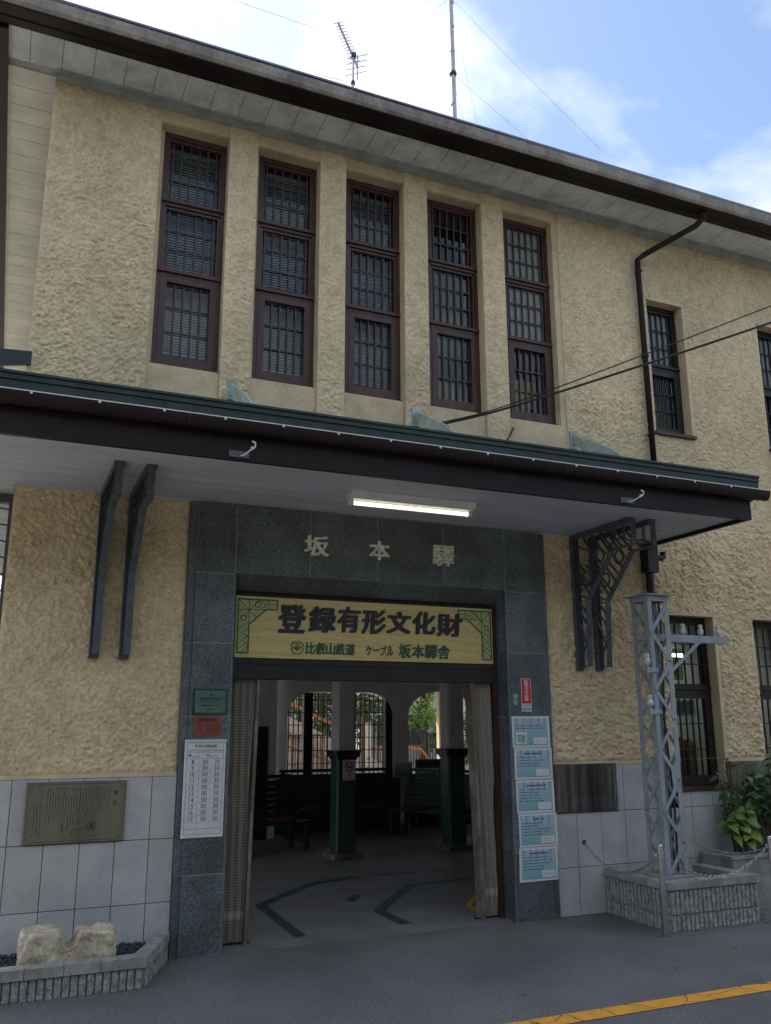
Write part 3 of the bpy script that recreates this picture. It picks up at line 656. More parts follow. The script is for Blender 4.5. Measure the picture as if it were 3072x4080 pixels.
for a in range(0, 181, 15): pr.append((-1.52-0.058*math.cos(R(a)), 3.935-0.085*math.sin(R(a))))
pr = [(p, q) for p, q in pr]+[(-1.472, 3.945), (-1.568, 3.945)]
gu = mk('gutter', MB().extr(pr, 'x', CX0-0.1, CX1+0.19), 'fascia_brown', can)
mk('gutter_lip', B(CX0-0.1, CX1+0.17, -1.582, -1.578, 3.938, 3.945), 'white_paint', can)
cl = B(-0.008, 0.008, -1.585, -1.5785, 3.922, 3.936).mesh('gutter_clip', 'white_paint')
xk = -1.3
while xk < CX1+0.1: inst('gutter_clip', cl, (xk, 0, 0), can); xk += 0.435
for xj in (-0.2, 1.05, 2.3, 3.55, 4.25, 5.0, 5.75): mk('gutter_band', MB().extr([(p-0.0035*(1 if p < -1.52 else -1), q-0.003) for p, q in pr[:-2]]+[(-1.47,3.938),(-1.57,3.938)], 'x', xj, xj+0.012), 'darkbrown', can)
mk('copper_edge', MB().extr([(-1.40,3.87),(-1.49,3.95),(-1.49,4.035),(-1.502,4.042),(-1.502,4.075),(-1.515,4.080),(-1.515,4.098),(-1.47,4.115),(-0.03,4.19),(-0.03,3.87)], 'x', CX0-0.06, CX1+0.14), 'copper_green', can)
mk('copper_edge', MB().extr([(-1.61,3.87),(-1.61,4.06),(-0.06,4.15),(-0.06,3.87)], 'y', -0.028, 5.0), 'copper_green', can)
for x in (1.69, 3.57, 5.47):
    pts = [(-0.0,4.84),(-0.10,4.80),(-0.35,4.67),(-0.64,4.51),(-0.85,4.36),(-1.04,4.20),(-1.12,4.09),(-0.75,4.11),(-0.38,4.46),(-0.08,4.71),(-0.0,4.72)]
    m_ = MB().extr(pts, 'x', x-0.012, x+0.012)
    tie = mk('canopy_stay', m_, 'copper_pale', can)
mk('canopy_stay', MB().extr([(-0.02,4.86),(-0.35,4.84),(-0.75,4.70),(-1.2,4.40),(-1.5,4.10),(-1.1,4.10),(-0.45,4.66),(-0.02,4.74)], 'y', -0.03, 0.0), 'copper_green', can)
for x, z in ((1.69,4.775),(3.57,4.775),(5.47,4.775)): mk('stay_plate', B(x-0.04, x+0.04, -0.045, -0.015, z-0.10, z+0.10), 'copper_pale', can)
# flag hooks
for x in (1.46, 4.98):
    hk = mk('flag_hook_plate', B(x-0.09, x+0.06, -1.472, -1.461, 3.685, 3.735), 'steel_dark', can)
    mk('flag_hook', MB().tube([(x,-1.47,3.70),(x+0.02,-1.50,3.70),(x+0.05,-1.56,3.725),(x+0.075,-1.57,3.74)], 0.006, 8).tube([(x+0.05,-1.56,3.74),(x+0.078,-1.575,3.745),(x+0.075,-1.585,3.772),(x+0.055,-1.575,3.784)], 0.0065, 8), 'white_paint', can)
# --- lattice brackets
def bracket(x):
    br = mk('canopy_bracket', B(x-0.04,x+0.04,-0.05,-0.02,2.30,3.695).box(x-0.04,x-0.032,-0.075,-0.05,2.32,3.66).box(x+0.032,x+0.04,-0.075,-0.05,2.32,3.66), 'steel_dark', ST)
    mk('top_chord', B(x-0.04,x+0.04,-1.00,-0.05,3.668,3.697).box(x-0.04,x-0.032,-1.00,-0.05,3.64,3.668), 'steel_dark', br)
    ch = [(-0.21,2.33),(-0.245,3.00),(-0.68,3.44),(-1.0,3.44),(-1.0,3.67)]
    for (a, b_), (c, d) in zip(ch, ch[1:]): mk('chord', MB().bar((x,a,b_),(x,c,d),0.045,0.014,upv=(1,0,0)) if False else MB().bar((x,a,b_),(x,c,d),0.055,0.014), 'steel_dark', br)
    L = [((-.07,2.34),(-.21,2.34)),((-.06,2.42),(-.21,2.60)),((-.06,2.56),(-.13,2.64)),((-.21,2.50),(-.13,2.64)),((-.13,2.64),(-.215,2.64)),
         ((-.06,2.80),(-.14,2.66)),((-.06,2.92),(-.22,2.74)),((-.06,3.02),(-.15,2.93)),((-.15,2.93),(-.235,2.84)),((-.06,3.0),(-.24,2.98)),
         ((-.07,3.08),(-.20,3.02)),((-.06,3.18),(-.15,3.10)),((-.06,3.32),(-.27,3.06)),((-.06,3.26),(-.14,3.16)),((-.32,3.10),(-.06,3.36)),((-.40,3.18),(-.24,3.36)),((-.46,3.23),(-.30,3.39)),
         ((-.52,3.30),(-.36,3.46)),((-.06,3.44),(-.20,3.30)),((-.06,3.60),(-.36,3.46)),((-.20,3.66),(-.36,3.46)),((-.34,3.66),(-.56,3.40)),((-.48,3.66),(-.68,3.44)),((-.60,3.66),(-.82,3.45)),((-.72,3.54),(-.72,3.66)),((-.72,3.54),(-.62,3.46)),((-.86,3.52),(-.86,3.66)),((-.86,3.52),(-1.0,3.45)),((-.86,3.52),(-.72,3.54))]
    for (a, b_), (c, d) in L: mk('lattice_bar', MB().bar((x,a,b_),(x,c,d),0.028,0.010), 'steel_dark', br)
    for c in ((-.47,3.42),(-.23,3.22)): mk('ring', MB().ring((x,*c),0.068,0.010), 'steel_dark', br)
    return br
for x in (0.66, 0.895, 5.395, 5.635): bracket(x)
# the bracket on the left flank, seen past the corner
def side_bracket(y):
    br = mk('canopy_bracket', B(-0.08,-0.05,y-0.04,y+0.04,2.30,3.695), 'steel_dark', ST)
    mk('top_chord', B(-1.05,-0.08,y-0.04,y+0.04,3.62,3.695), 'steel_dark', br)
    ch = [(-0.24,2.33),(-0.28,3.00),(-0.72,3.44),(-1.05,3.44),(-1.05,3.67)]
    for (a, b_), (c, d) in zip(ch, ch[1:]): mk('chord', MB().bar((a,y,b_),(c,y,d),0.055,0.014), 'steel_dark', br)
    for k in range(9): mk('lattice_bar', MB().bar((-0.08,y,2.45+k*0.14),(-0.24-0.03*k,y,2.60+k*0.125),0.028,0.012), 'steel_dark', br)
side_bracket(0.40)

# --- granite doorway
por = mk('granite_portal', B(1.387,1.79,-0.041,0.012,0,3.686).box(1.452,1.79,-0.0588,-0.041,0,3.686).box(4.53,5.018,-0.041,0.012,0,3.686).box(4.53,4.933,-0.0588,-0.041,0,3.686).box(1.79,4.53,-0.0588,0.011,3.074,3.686), 'grout_light', ST)
J = 0.0022
zj = [0.0, 0.61, 1.235, 1.845, 2.455, 3.06, 3.688]
for a, b_ in zip(zj, zj[1:]):
    mk('granite_slab', MB().bbox(1.45+J, 1.79-J, -0.06, -0.042, a+J, b_-J, 0.003), 'granite', por)
    mk('granite_slab', MB().bbox(1.385, 1.4495, -0.0425, -0.018, a+0.001, b_-0.001, 0.003), 'granite', por)
    mk('granite_slab', MB().bbox(4.53+J, 4.935-J, -0.06, -0.042, a+J, b_-J, 0.003), 'granite', por)
    mk('granite_slab', MB().bbox(4.9355, 5.02, -0.0425, -0.018, a+0.001, b_-0.001, 0.003), 'granite', por)
for xa, xb in ((1.4495, 1.4518), (1.7902, 1.7995), (4.5205, 4.5298), (4.9332, 4.9352)): mk('granite_slab', B(xa, xb, -0.0595, -0.02, 0.001, 3.072), 'granite', por)
xj = [1.79, 2.48, 3.15, 3.84, 4.53]
for a, b_ in zip(xj, xj[1:]):
    mk('granite_slab', MB().bbox(a+J, b_-J, -0.06, -0.018, 3.075, 3.688, 0.003), 'granite', por)
    mk('granite_slab', MB().extr([(-0.06,3.072),(-0.018,3.072),(0.14,2.97),(0.14,2.945),(0.11,2.945)], 'x', a+J, b_-J), 'granite', por)
for xa, xb in ((1.8005, 1.812), (4.508, 4.5195)):
    for a, b_ in zip(zj, zj[1:-1]): mk('granite_slab', B(xa, xb, -0.0178, 0.108, a+0.002, min(b_, 3.062)-0.002), 'granite', por)

# --- door frame in the opening
fr = part_empty('door_frame', ST)
mk('jamb', B(1.80,1.835,0.11,0.26,0,2.94), 'brown', fr); mk('jamb', B(4.455,4.515,0.11,0.26,0,2.94), 'brown', fr)
mk('lintel_beam', B(1.837,4.453,0.11,0.26,2.17,2.345).box(1.837,4.453,0.09,0.11,2.17,2.215).box(1.837,4.453,0.10,0.11,2.30,2.345), 'darkbrown', fr)
mk('transom_board', B(1.837,4.453,0.16,0.26,2.347,3.06), 'darkbrown', fr)

# --- tiled base
wl = mk('tile_base', B(-0.05,1.383,-0.006,0.012,0,1.374), 'grout_dark', ST)
wr = mk('tile_base', B(5.022,W8[0]-0.03,-0.006,0.012,0,1.374).box(W8[0]-0.03,7.25,-0.006,0.012,0,1.085), 'grout_dark', ST)
JT = 0.0028
lx = [-0.05, 0.141, 0.402, 0.663, 0.925, 1.186, 1.383]; lz = [0.0, 0.421, 0.895, 1.374]
for a, b_ in zip(lx, lx[1:]):
    for c, d in zip(lz, lz[1:]): mk('tile', MB().bbox(a+JT, b_-JT, -0.020, -0.006, c+JT, d-JT, 0.002), 'tile', wl)
rx = [5.022, 5.27, 5.56, 5.855, 6.143, 6.43, 6.716, 7.005, 7.25]; rz = [0.0, 0.43, 0.93, 1.374]
for a, b_ in zip(rx, rx[1:]):
    for c, d in zip(rz, rz[1:]):
        if a > 6.4 and d > 1.2:
            if a < 6.5: mk('tile', MB().bbox(a+JT, W8[0]-0.035, -0.020, -0.006, c+JT, d-JT, 0.002), 'tile', wr)
            d = 1.086
        mk('tile', MB().bbox(a+JT, b_-JT, -0.020, -0.006, c+JT, d-JT, 0.002), 'tile', wr)
mk('stone_plinth', MB().bbox(7.27, W9[0]-0.02, -0.05, 0.012, 0, 1.374, 0.006).box(7.252, 7.27, -0.02, 0.1, 0.0, 1.374).box(W9[0]-0.02, XR, -0.03, 0.012, 0, 1.06), 'plinth_stone', ST)

# ------------------------------------------------------------------ name letters over the door
nm = thing('station_name_lettering', (3.15,-0.06,3.27), 'three pale metal station name characters fixed on the granite above the doorway', 'lettering')
for ch, a, b_, c, d in (('坂',2.415,2.655,3.27,3.465),('本',3.05,3.265,3.275,3.465),('驛',3.715,3.955,3.265,3.475)):
    mk('character', text_mb(MB(), ch, a, b_, c, d, -0.061, 0.018, 0.034), 'letter_metal', nm)

# ------------------------------------------------------------------ wooden sign board
sg = thing('wooden_sign', (3.17,0.10,2.35), 'yellow wooden signboard with black brush lettering and green corner ornaments above the entrance', 'sign')
mk('board', B(1.845,4.45,0.088,0.108,2.352,2.895), 'sign_wood', sg)
yb_ = 0.0875
row1 = [('登',2.23,2.50,2.575,2.845),('録',2.52,2.79,2.59,2.84),('有',2.80,3.03,2.60,2.85),('形',3.045,3.295,2.595,2.835),('文',3.30,3.555,2.61,2.83),('化',3.565,3.82,2.61,2.84),('財',3.83,4.11,2.60,2.835)]
for ch, a, b_, c, d in row1: mk('character', text_mb(MB(), ch, a, b_, c, d, yb_, 0.010, 0.046, shear=0.06), 'ink', sg)
def line_chars(s, x0, x1, z0, z1, wt):
    n = len(s); pw = (x1-x0)/n
    for k, ch in enumerate(s):
        if ch == 'ー': mk('character', MB().bar((x0+k*pw+0.004, yb_-0.003, (z0+z1)/2), (x0+(k+1)*pw-0.004, yb_-0.003, (z0+z1)/2+0.008), 0.008, 0.014), 'ink_green', sg)
        else: mk('character', text_mb(MB(), ch, x0+k*pw+0.002, x0+(k+1)*pw-0.002, z0, z1, yb_, 0.006, wt, shear=0.06), 'ink_green', sg)
line_chars('比叡山鉄道', 2.495, 2.98, 2.395, 2.505, 0.03)
line_chars('ケーブル', 3.085, 3.37, 2.40, 2.495, 0.03)
line_chars('坂本驛舎', 3.42, 3.97, 2.385, 2.52, 0.032)
em = MB(); c0 = (2.418, 2.452)
for a in range(4):
    pts = [(c0[0]+0.058*math.cos(R(90*a+8+t*74/6)), yb_-0.003, c0[1]+0.058*math.sin(R(90*a+8+t*74/6))) for t in range(7)]
    for p, q in zip(pts, pts[1:]): em.bar(p, q, 0.006, 0.008)
for dz in (0.006, -0.040):
    em.box(c0[0]-0.022,c0[0]+0.022,yb_-0.006,yb_,c0[1]+dz+0.026,c0[1]+dz+0.034).box(c0[0]-0.004,c0[0]+0.004,yb_-0.006,yb_,c0[1]+dz+0.006,c0[1]+dz+0.026)
em.box(c0[0]-0.052,c0[0]+0.052,yb_-0.006,yb_,c0[1]-0.004,c0[1]+0.003).box(c0[0]-0.022,c0[0]+0.022,yb_-0.006,yb_,c0[1]+0.010,c0[1]+0.016)
mk('emblem', em, 'ink_green', sg)
def corner(xc, s):
    """L shaped green lattice ornament; s=+1 left corner, -1 right corner"""
    def q(u, v): return (xc+s*u, yb_-0.003, 2.868-v)
    m_ = MB(); oc = [(0,0),(0.36,0),(0.36,0.085),(0.26,0.085),(0.10,0.225),(0.10,0.475),(0,0.475)]
    for p, r_ in zip(oc, oc[1:]+oc[:1]): m_.bar(q(*p), q(*r_), 0.008, 0.011)
    mk('corner_ornament', m_, 'orn_green', sg)
    th = MB()
    segs = [((0,.1),(.26,.085)),((.1,0),(.1,.225)),((0,0),(.1,.1)),((.2,0),(.1,.1)),((0,.2),(.1,.1)),((.1,.1),(.17,.16)),((.2,0),(.26,.07)),((.28,0),(.28,.085)),((.28,.04),(.36,.04)),((.2,.09),(.26,.04)),
            ((0,.27),(.1,.2)),((0,.32),(.1,.25)),((0,.27),(.05,.235)),((.05,.30),(.1,.34)),((0,.40),(.1,.32)),((0,.45),(.1,.37)),((.05,.36),(.1,.42)),((.03,.475),(.1,.42)),((0,.36),(.05,.31))]
    for p, r_ in segs: th.bar(q(*p), q(*r_), 0.004, 0.004)
    for c in ((.05,.165),(.18,.045)):
        th.ring(q(*c), 0.026, 0.003, 'y', 14, 4)
    mk('ornament_lattice', th, 'orn_green', sg)
    fl = MB(); n_ = len(oc); fl.add([ (xc+s*u, yb_+0.0003, 2.868-v) for u, v in oc], [tuple(range(n_))])
    mk('ornament_ground', fl, 'orn_ground', sg)
corner(1.865, 1); corner(4.43, -1)

# ------------------------------------------------------------------ plaques and notices on the door piers
pg = thing('green_plaque', (1.615,-0.062,1.86), 'small green metal heritage plaque in a dark frame on the left granite pier', 'plaque')
mk('frame', B(1.475,1.76,-0.074,-0.061,1.862,2.072), 'frame_black', pg)
mk('plate', B(1.49,1.745,-0.079,-0.0745,1.877,2.057), 'plaque_green', pg)
lettering('inscription', pg, 'ink', -0.0792, [('登録有形文化財',1.525,1.712,1.975,2.003,.012),('この建造物は貴重な国民的財産です',1.52,1.715,1.925,1.945,.01),('文化庁',1.585,1.65,1.89,1.913,.012)])
mk('number_line', rows(MB(),1.56,1.675,1.955,1.967,-0.0796,0.02,0.008,0.8,ragged=False,dash=0.008), 'ink', pg)['kind'] = 'stuff'
mk('crest', MB().lathe((1.62,-0.079,2.025), [(0.009,0),(0.009,-0.001)], 8, 'y'), 'ink', pg)
pr_ = thing('red_plaque', (1.605,-0.062,1.69), 'small copper red metal plaque between the green plaque and the timetable', 'plaque')
mk('plate', B(1.49,1.715,-0.068,-0.0605,1.69,1.845), 'plaque_red', pr_)
lettering('inscription', pr_, 'ink', -0.0682, [('景観重要建造物',1.515,1.69,1.808,1.83,.015),('第１号',1.61,1.67,1.784,1.798,.01),('大津市',1.62,1.69,1.698,1.714,.012)])
mk('small_print', rows(rows(MB(),1.515,1.56,1.735,1.796,-0.0686,0.022,0.008,0.9,ragged=False,dash=0.009),1.60,1.69,1.728,1.772,-0.0686,0.018,0.008,0.9,ragged=False,dash=0.009), 'ink', pr_)

tt = thing('timetable_board', (1.60,-0.062,0.89), 'white timetable board with rows of hours and minutes on the left granite pier', 'sign')
mk('board', MB().bbox(1.425,1.765,-0.073,-0.061,0.892,1.658,0.003), 'white_paint', tt)
mk('top_rail', B(1.42,1.77,-0.080,-0.0735,1.644,1.660), 'white_paint', tt)
ln = MB(); yT = -0.0735
def hl(z, x0=1.445, x1=1.745, h=0.0012): ln.box(x0, x1, yT-0.0005, yT, z-h/2, z+h/2)
def vl(x, z0, z1, h=0.0012): ln.box(x-h/2, x+h/2, yT-0.0004, yT+0.0001, z0, z1)
TZ = [1.632, 1.558, 1.508]; rh = (1.508-0.962)/11
for z in (1.632, 1.558, 1.508, 0.920): hl(z, h=0.002)
for k in range(1, 12): hl(1.508-k*rh, h=0.0012 if k < 11 else 0.002)
vl(1.445,0.920,1.632,0.002); vl(1.745,0.920,1.632,0.002); vl(1.545,0.962,1.558,0.0016)
for k in range(11): vl(1.645, 1.508-k*rh-0.04, 1.508-k*rh-0.008, 0.0008)
mk('ruled_lines', ln, 'ink', tt)
it = [('今月の時刻表',1.475,1.715,1.592,1.622,.012),('THIS MONTH CABLECAR TIMETABLE',1.455,1.735,1.565,1.581),('時',1.455,1.485,1.520,1.547,.015),('HOUR',1.488,1.535,1.519,1.532),('分',1.60,1.63,1.520,1.547,.015),('MINUTE',1.635,1.695,1.519,1.532)]
lettering('heading', tt, 'ink', yT, it, 0.0006)
it = []
for k in range(10):
    z = 1.508-k*rh-rh/2
    it += [(str(8+k),1.470,1.520,z-0.017,z+0.017,0),('00',1.570,1.625,z-0.017,z+0.017,0),('30',1.668,1.722,z-0.017,z+0.017,0)]
lettering('figures', tt, 'ink', yT, it, 0.0006)

rs = thing('camera_sticker', (4.73,-0.061,1.89), 'red and white vertical security camera sticker on the right granite pier', 'sticker')
mk('backing', B(4.668,4.782,-0.0625,-0.0605,1.892,2.208), 'paper', rs)
mk('red_panel', B(4.673,4.777,-0.0632,-0.0627,1.968,2.203), 'paper_red', rs)
mb = MB()
for k, ch in enumerate('監視カメラ設置'): text_mb(mb, ch, 4.70, 4.75, 2.166-k*0.0285, 2.192-k*0.0285, -0.0634, 0.0006, 0.02)
mk('lettering', mb, 'paper', rs)
mb = text_mb(MB(), 'SECOM', 4.675, 4.775, 1.902, 1.924, -0.0627, 0.0006, 0.03); rows(mb,4.68,4.77,1.935,1.962,-0.0632,0.009,0.004,0.9,ragged=False,dash=0.007)
mk('small_print', mb, 'ink', rs)
for z, lab in ((2.035,'upper of the two small round teal stickers beside the red camera sticker'),(1.978,'lower of the two small round teal stickers beside the red camera sticker')):
    tag(mk('round_sticker', MB().lathe((4.60,-0.061,z),[(0.026,0.0),(0.026,-0.0015)],18,'y'), 'sticker_teal'), lab, 'sticker', 'round stickers on the pier')

PC = [(4.545,4.972,1.552,1.848),(4.56,4.985,1.258,1.549),(4.565,4.99,0.953,1.254),(4.58,5.005,0.648,0.950),(4.575,5.0,0.345,0.645)]
PL = ['topmost light blue poster with a pink title and small picture','second light blue poster from the top of the column of five','middle light blue poster of the column of five','fourth light blue poster from the top with a short spaced title','lowest light blue poster of the column on the right granite pier']
for k, (a, b_, c, d) in enumerate(PC):
    t_ = thing('poster', ((a+b_)/2, -0.063, c), PL[k], 'poster', 'posters on the right pier')
    dx = (random.uniform(-.006,.006), random.uniform(-.006,.006)); yq = -0.0625-0.001*k
    cc = [(a+dx[0],c),(b_+dx[0],c+0.003),(b_,d),(a,d)]
    uvquad('sheet', 0,0,yq,0,0,'paper',t_,0.0012,cc)
    uvquad('printed_panel', a+0.022,b_-0.022,yq-0.0014,c+0.020,d-0.020,'poster_print%d' % k,t_,0.0004)
    mb = MB()
    rows(mb, a+0.04, b_-0.05, c+0.11 if k else c+0.16, d-0.085, yq-0.0022, 0.026, 0.007, 0.92, dash=0.011)
    mk('small_print', mb, 'ink', t_)['kind'] = 'stuff'
    mb = rows(MB(), a+0.11 if k != 3 else a+0.15, b_-0.11 if k != 3 else b_-0.15, d-0.06, d-0.045, yq-0.0022, 0.03, 0.014, 1.0 if k != 3 else 0.7, ragged=False, dash=0.016)
    mk('title_print', mb, 'blotch' if k == 0 else 'ink', t_)['kind'] = 'stuff'
    mk('address_card', B(b_-0.185,b_-0.035,yq-0.0024,yq-0.0018,c+0.032,c+0.095), 'paper', t_)
    mk('address_print', rows(MB(), b_-0.17,b_-0.05,c+0.045,c+0.07,yq-0.0026,0.014,0.006,0.8,dash=0.01), 'blotch', t_)['kind'] = 'stuff'
    if k == 0:
        mk('picture_card', B(a+0.045,a+0.165,yq-0.0024,yq-0.0018,c+0.035,c+0.145), 'paper', t_)
        mk('picture', B(a+0.06,a+0.10,yq-0.0030,yq-0.0025,c+0.05,c+0.125).box(a+0.105,a+0.15,yq-0.0030,yq-0.0025,c+0.045,c+0.12), 'sticker_teal', t_)

def wall_plaque(name, x0, x1, z0, z1, mat, label, title, y=-0.0205, th=0.022):
    t_ = thing(name, ((x0+x1)/2, y, z0), label, 'plaque')
    mk('plate', MB().bbox(x0, x1, y-th, y, z0, z1, 0.004), mat, t_)
    yf = y-th-0.0006; b_ = 0.018; c = 0.03; m_ = MB()
    P_ = [(x0+b_+c,z0+b_),(x1-b_-c,z0+b_),(x1-b_-c,z0+b_+.012),(x1-b_,z0+b_+c),(x1-b_,z1-b_-c),(x1-b_-c,z1-b_-.012),(x1-b_-c,z1-b_),(x0+b_+c,z1-b_),(x0+b_+c,z1-b_-.012),(x0+b_,z1-b_-c),(x0+b_,z0+b_+c),(x0+b_+c,z0+b_+.012)]
    for p, q in zip(P_, P_[1:]+P_[:1]): m_.bar((p[0],yf,p[1]),(q[0],yf,q[1]),0.001,0.0035)
    mk('engraved_border', m_, 'ink', t_)
    return t_, yf
t_, yf = wall_plaque('engraved_plaque', 0.245, 0.985, 0.90, 1.352, 'bronze_plate', 'bronze coloured engraved plaque with an ox cart drawing on the left tiled wall', '車石')
mk('title', text_mb(text_mb(MB(), '車', 0.885, 0.922, 1.245, 1.282, yf, 0.0006, 0.02), '石', 0.885, 0.922, 1.165, 1.202, yf, 0.0006, 0.02), 'ink', t_)
mb = rows(MB(), 0.64, 0.86, 1.12, 1.31, yf, 0.0195, 0.0055, 0.8, True, True, 0.006); rows(mb, 0.40, 0.64, 0.98, 1.31, yf, 0.0195, 0.0055, 0.8, True, True, 0.006); rows(mb, 0.31, 0.36, 0.96, 1.2, yf, 0.022, 0.0055, 0.8, True, False, 0.007)
mk('engraved_text', mb, 'engrave', t_)['kind'] = 'stuff'
dr = MB(); W_ = lambda u, v: (0.52+u*0.30, yf, 0.945+v*0.18)
dr.ring(W_(.72,.42), 0.030, 0.003, 'y', 20, 4).ring(W_(.72,.42), 0.012, 0.003, 'y', 12, 4)
for k in range(8): dr.bar(W_(.72,.42), (W_(.72,.42)[0]+0.03*math.cos(k*math.pi/4), yf, W_(.72,.42)[2]+0.03*math.sin(k*math.pi/4)), 0.001, 0.002)
ol = [(.1,.25),(.16,.5),(.3,.55),(.5,.6),(.55,.9),(.62,1.0),(.75,1.0),(.82,.85),(.85,.55)]
for p, q in zip(ol, ol[1:]): dr.bar(W_(*p), W_(*q), 0.001, 0.0025)
ol = [(.16,.5),(.12,.35),(.2,.3),(.22,.08),(.27,.28),(.4,.3),(.42,.1),(.46,.32),(.6,.36)]
for p, q in zip(ol, ol[1:]): dr.bar(W_(*p), W_(*q), 0.001, 0.0035)
ol = [(-.06,.12),(-.05,.4),(.0,.55),(.03,.42),(.04,.1)]
for p, q in zip(ol, ol[1:]): dr.bar(W_(*p), W_(*q), 0.001, 0.0025)
for k in range(7): dr.bar(W_(-.1+k*.15,.02-.02*(k%2)), W_(.03+k*.15,.05), 0.001, 0.002)
for k in range(6): dr.bar(W_(.58+.04*k,.6), W_(.60+.04*k,.95), 0.001, 0.0018)
mk('engraved_drawing', dr, 'engrave', t_)
t_, yf = wall_plaque('engraved_plaque', 5.028, 5.765, 0.935, 1.388, 'bronze_dark', 'dark mirror finish engraved plaque on the tiles right of the posters', '')
mb = rows(MB(), 5.13, 5.63, 0.99, 1.35, yf, 0.0185, 0.005, 0.8, True, True, 0.006); rows(mb, 5.68, 5.71, 1.05, 1.30, yf, 0.05, 0.016, 0.9, True, False, 0.018); rows(mb, 5.08, 5.10, 0.99, 1.16, yf, 0.03, 0.009, 0.8, True, False, 0.012)
mk('engraved_text', mb, 'engrave', t_)['kind'] = 'stuff'

# ------------------------------------------------------------------ ceiling lamp of the canopy
lp = thing('fluorescent_lamp', (3.15,-0.82,3.69), 'lit white fluorescent batten lamp under the canopy', 'lamp')
mk('housing', MB().extr([(-0.90,3.699),(-0.74,3.699),(-0.75,3.665),(-0.785,3.64),(-0.855,3.64),(-0.89,3.665)], 'x', 2.56, 3.75), 'white_paint', lp)
mk('tube', MB().tube([(2.60,-0.80,3.612),(3.71,-0.80,3.612)], 0.019, 12), 'lamp_tube', lp, True)
mk('socket', B(2.565,2.60,-0.83,-0.77,3.59,3.64), 'white_paint', lp); mk('socket', B(3.71,3.745,-0.83,-0.77,3.59,3.64), 'white_paint', lp)

# ------------------------------------------------------------------ accordion screens in the doorway
def accordion(x0, x1, y0, y1, n, z0, z1, label, lean=0.0, post='r'):
    t_ = thing('accordion_screen', ((x0+x1)/2, (y0+y1)/2, z0), label, 'screen', 'folded screens in the doorway')
    me = bpy.data.meshes.new('pleats'); V = []; F = []; U = []
    nz_ = 8
    for k in range(n+1):
        u = k/n; x = x0+(x1-x0)*u; y = (y0 if k % 2 else y1)
        for j in range(nz_+1):
            v = j/nz_; V.append((x+lean*(1-v)+0.006*math.sin(7*v+k), y, z0+(z1-z0)*v))
    for k in range(n):
        for j in range(nz_):
            a = k*(nz_+1)+j; F.append((a, a+nz_+1, a+nz_+2, a+1)); U.append([(k/n, j/nz_), ((k+1)/n, j/nz_), ((k+1)/n, (j+1)/nz_), (k/n, (j+1)/nz_)])
    me.from_pydata(V, [], F); uv = me.uv_layers.new(name='UVMap')
    i = 0
    for f in U:
        for c in f: uv.data[i].uv = c; i += 1
    me.materials.append(MAT['accordion_cloth']); o = place(bpy.data.objects.new('pleats', me), t_)
    sm = o.modifiers.new('s', 'SOLIDIFY'); sm.thickness = 0.004
    xp = x1 if post == 'r' else x0
    mk('end_post', MB().bar((xp+lean, (y0+y1)/2, z0-0.01), (xp, (y0+y1)/2, z1), 0.028, 0.13, upv=(0,1,0)), 'fence_brown' if False else 'plinth_stone', t_)
    mk('handle', B(xp-0.012+(lean*0.5), xp+0.012+(lean*0.5), y0-0.035, y0-0.01, 0.95, 1.12), 'steel_dark', t_)
    mk('foot_rail', B(min(x0,x1)+min(lean,0), max(x0,x1)+max(lean,0), y0+0.01, y1-0.01, z0-0.012, z0-0.004), 'darkbrown', t_)
accordion(1.845, 2.075, 0.135, 0.175, 24, 0.035, 2.165, 'folded grey checked accordion screen at the left side of the doorway', -0.05, 'r')
accordion(4.215, 4.445, 0.15, 0.195, 26, 0.035, 2.165, 'folded grey checked accordion screen at the right side of the doorway', 0.075, 'l')

# ------------------------------------------------------------------ waiting hall
struct(mk('hall_floor', B(0.202, XR, 0.0, 9.0, 0.001, 0.02), 'hall_floor'))
stp = mk('hall_threshold', B(1.80, 4.52, -0.03, 0.0, 0.0, 0.012), 'hall_floor'); struct(stp)
def line(pts, wd, mat, nm_, z=0.0245):
    m_ = MB()
    L_ = []; R_ = []
    for i, p in enumerate(pts):
        p = Vector((*p, 0)); a = Vector((*pts[max(i-1,0)], 0)); c = Vector((*pts[min(i+1,len(pts)-1)], 0))
        d1_ = (p-a).normalized() if i > 0 else (c-p).normalized(); d2__ = (c-p).normalized() if i < len(pts)-1 else d1_
        nn = (Vector((-d1_.y, d1_.x, 0))+Vector((-d2__.y, d2__.x, 0))); nn = nn.normalized()*(wd/2)/max(0.3, nn.normalized().dot(Vector((-d1_.y, d1_.x, 0))))
        L_.append(p+nn); R_.append(p-nn)
    for i in range(len(pts)-1): m_.add([(*R_[i].xy,z),(*R_[i+1].xy,z),(*L_[i+1].xy,z),(*L_[i].xy,z)], [(0,1,2,3)])
    return struct(mk(nm_, m_, mat))
line([(2.53,0.185),(2.57,1.60),(3.42,2.53),(4.06,2.76)], 0.10, 'floor_green', 'floor_marking')
line([(3.55,0.265),(3.54,0.865),(4.41,1.99),(5.33,2.11),(6.5,2.2)], 0.11, 'floor_green', 'floor_marking')
line([(4.30,2.78),(5.67,2.74),(6.6,2.7)], 0.07, 'floor_green', 'floor_marking')
line([(3.46,1.42),(3.64,1.69)], 0.09, 'floor_green', 'floor_marking')
line([(4.41,0.44),(4.43,0.70),(4.88,1.27)], 0.06, 'paint_yellow', 'floor_marking', 0.0252)
hw = thing('hall_interior', (4.5, 7.0, 0), 'arched rear wall of the dim waiting hall seen through the doorway', 'wall')
YB = 7.0
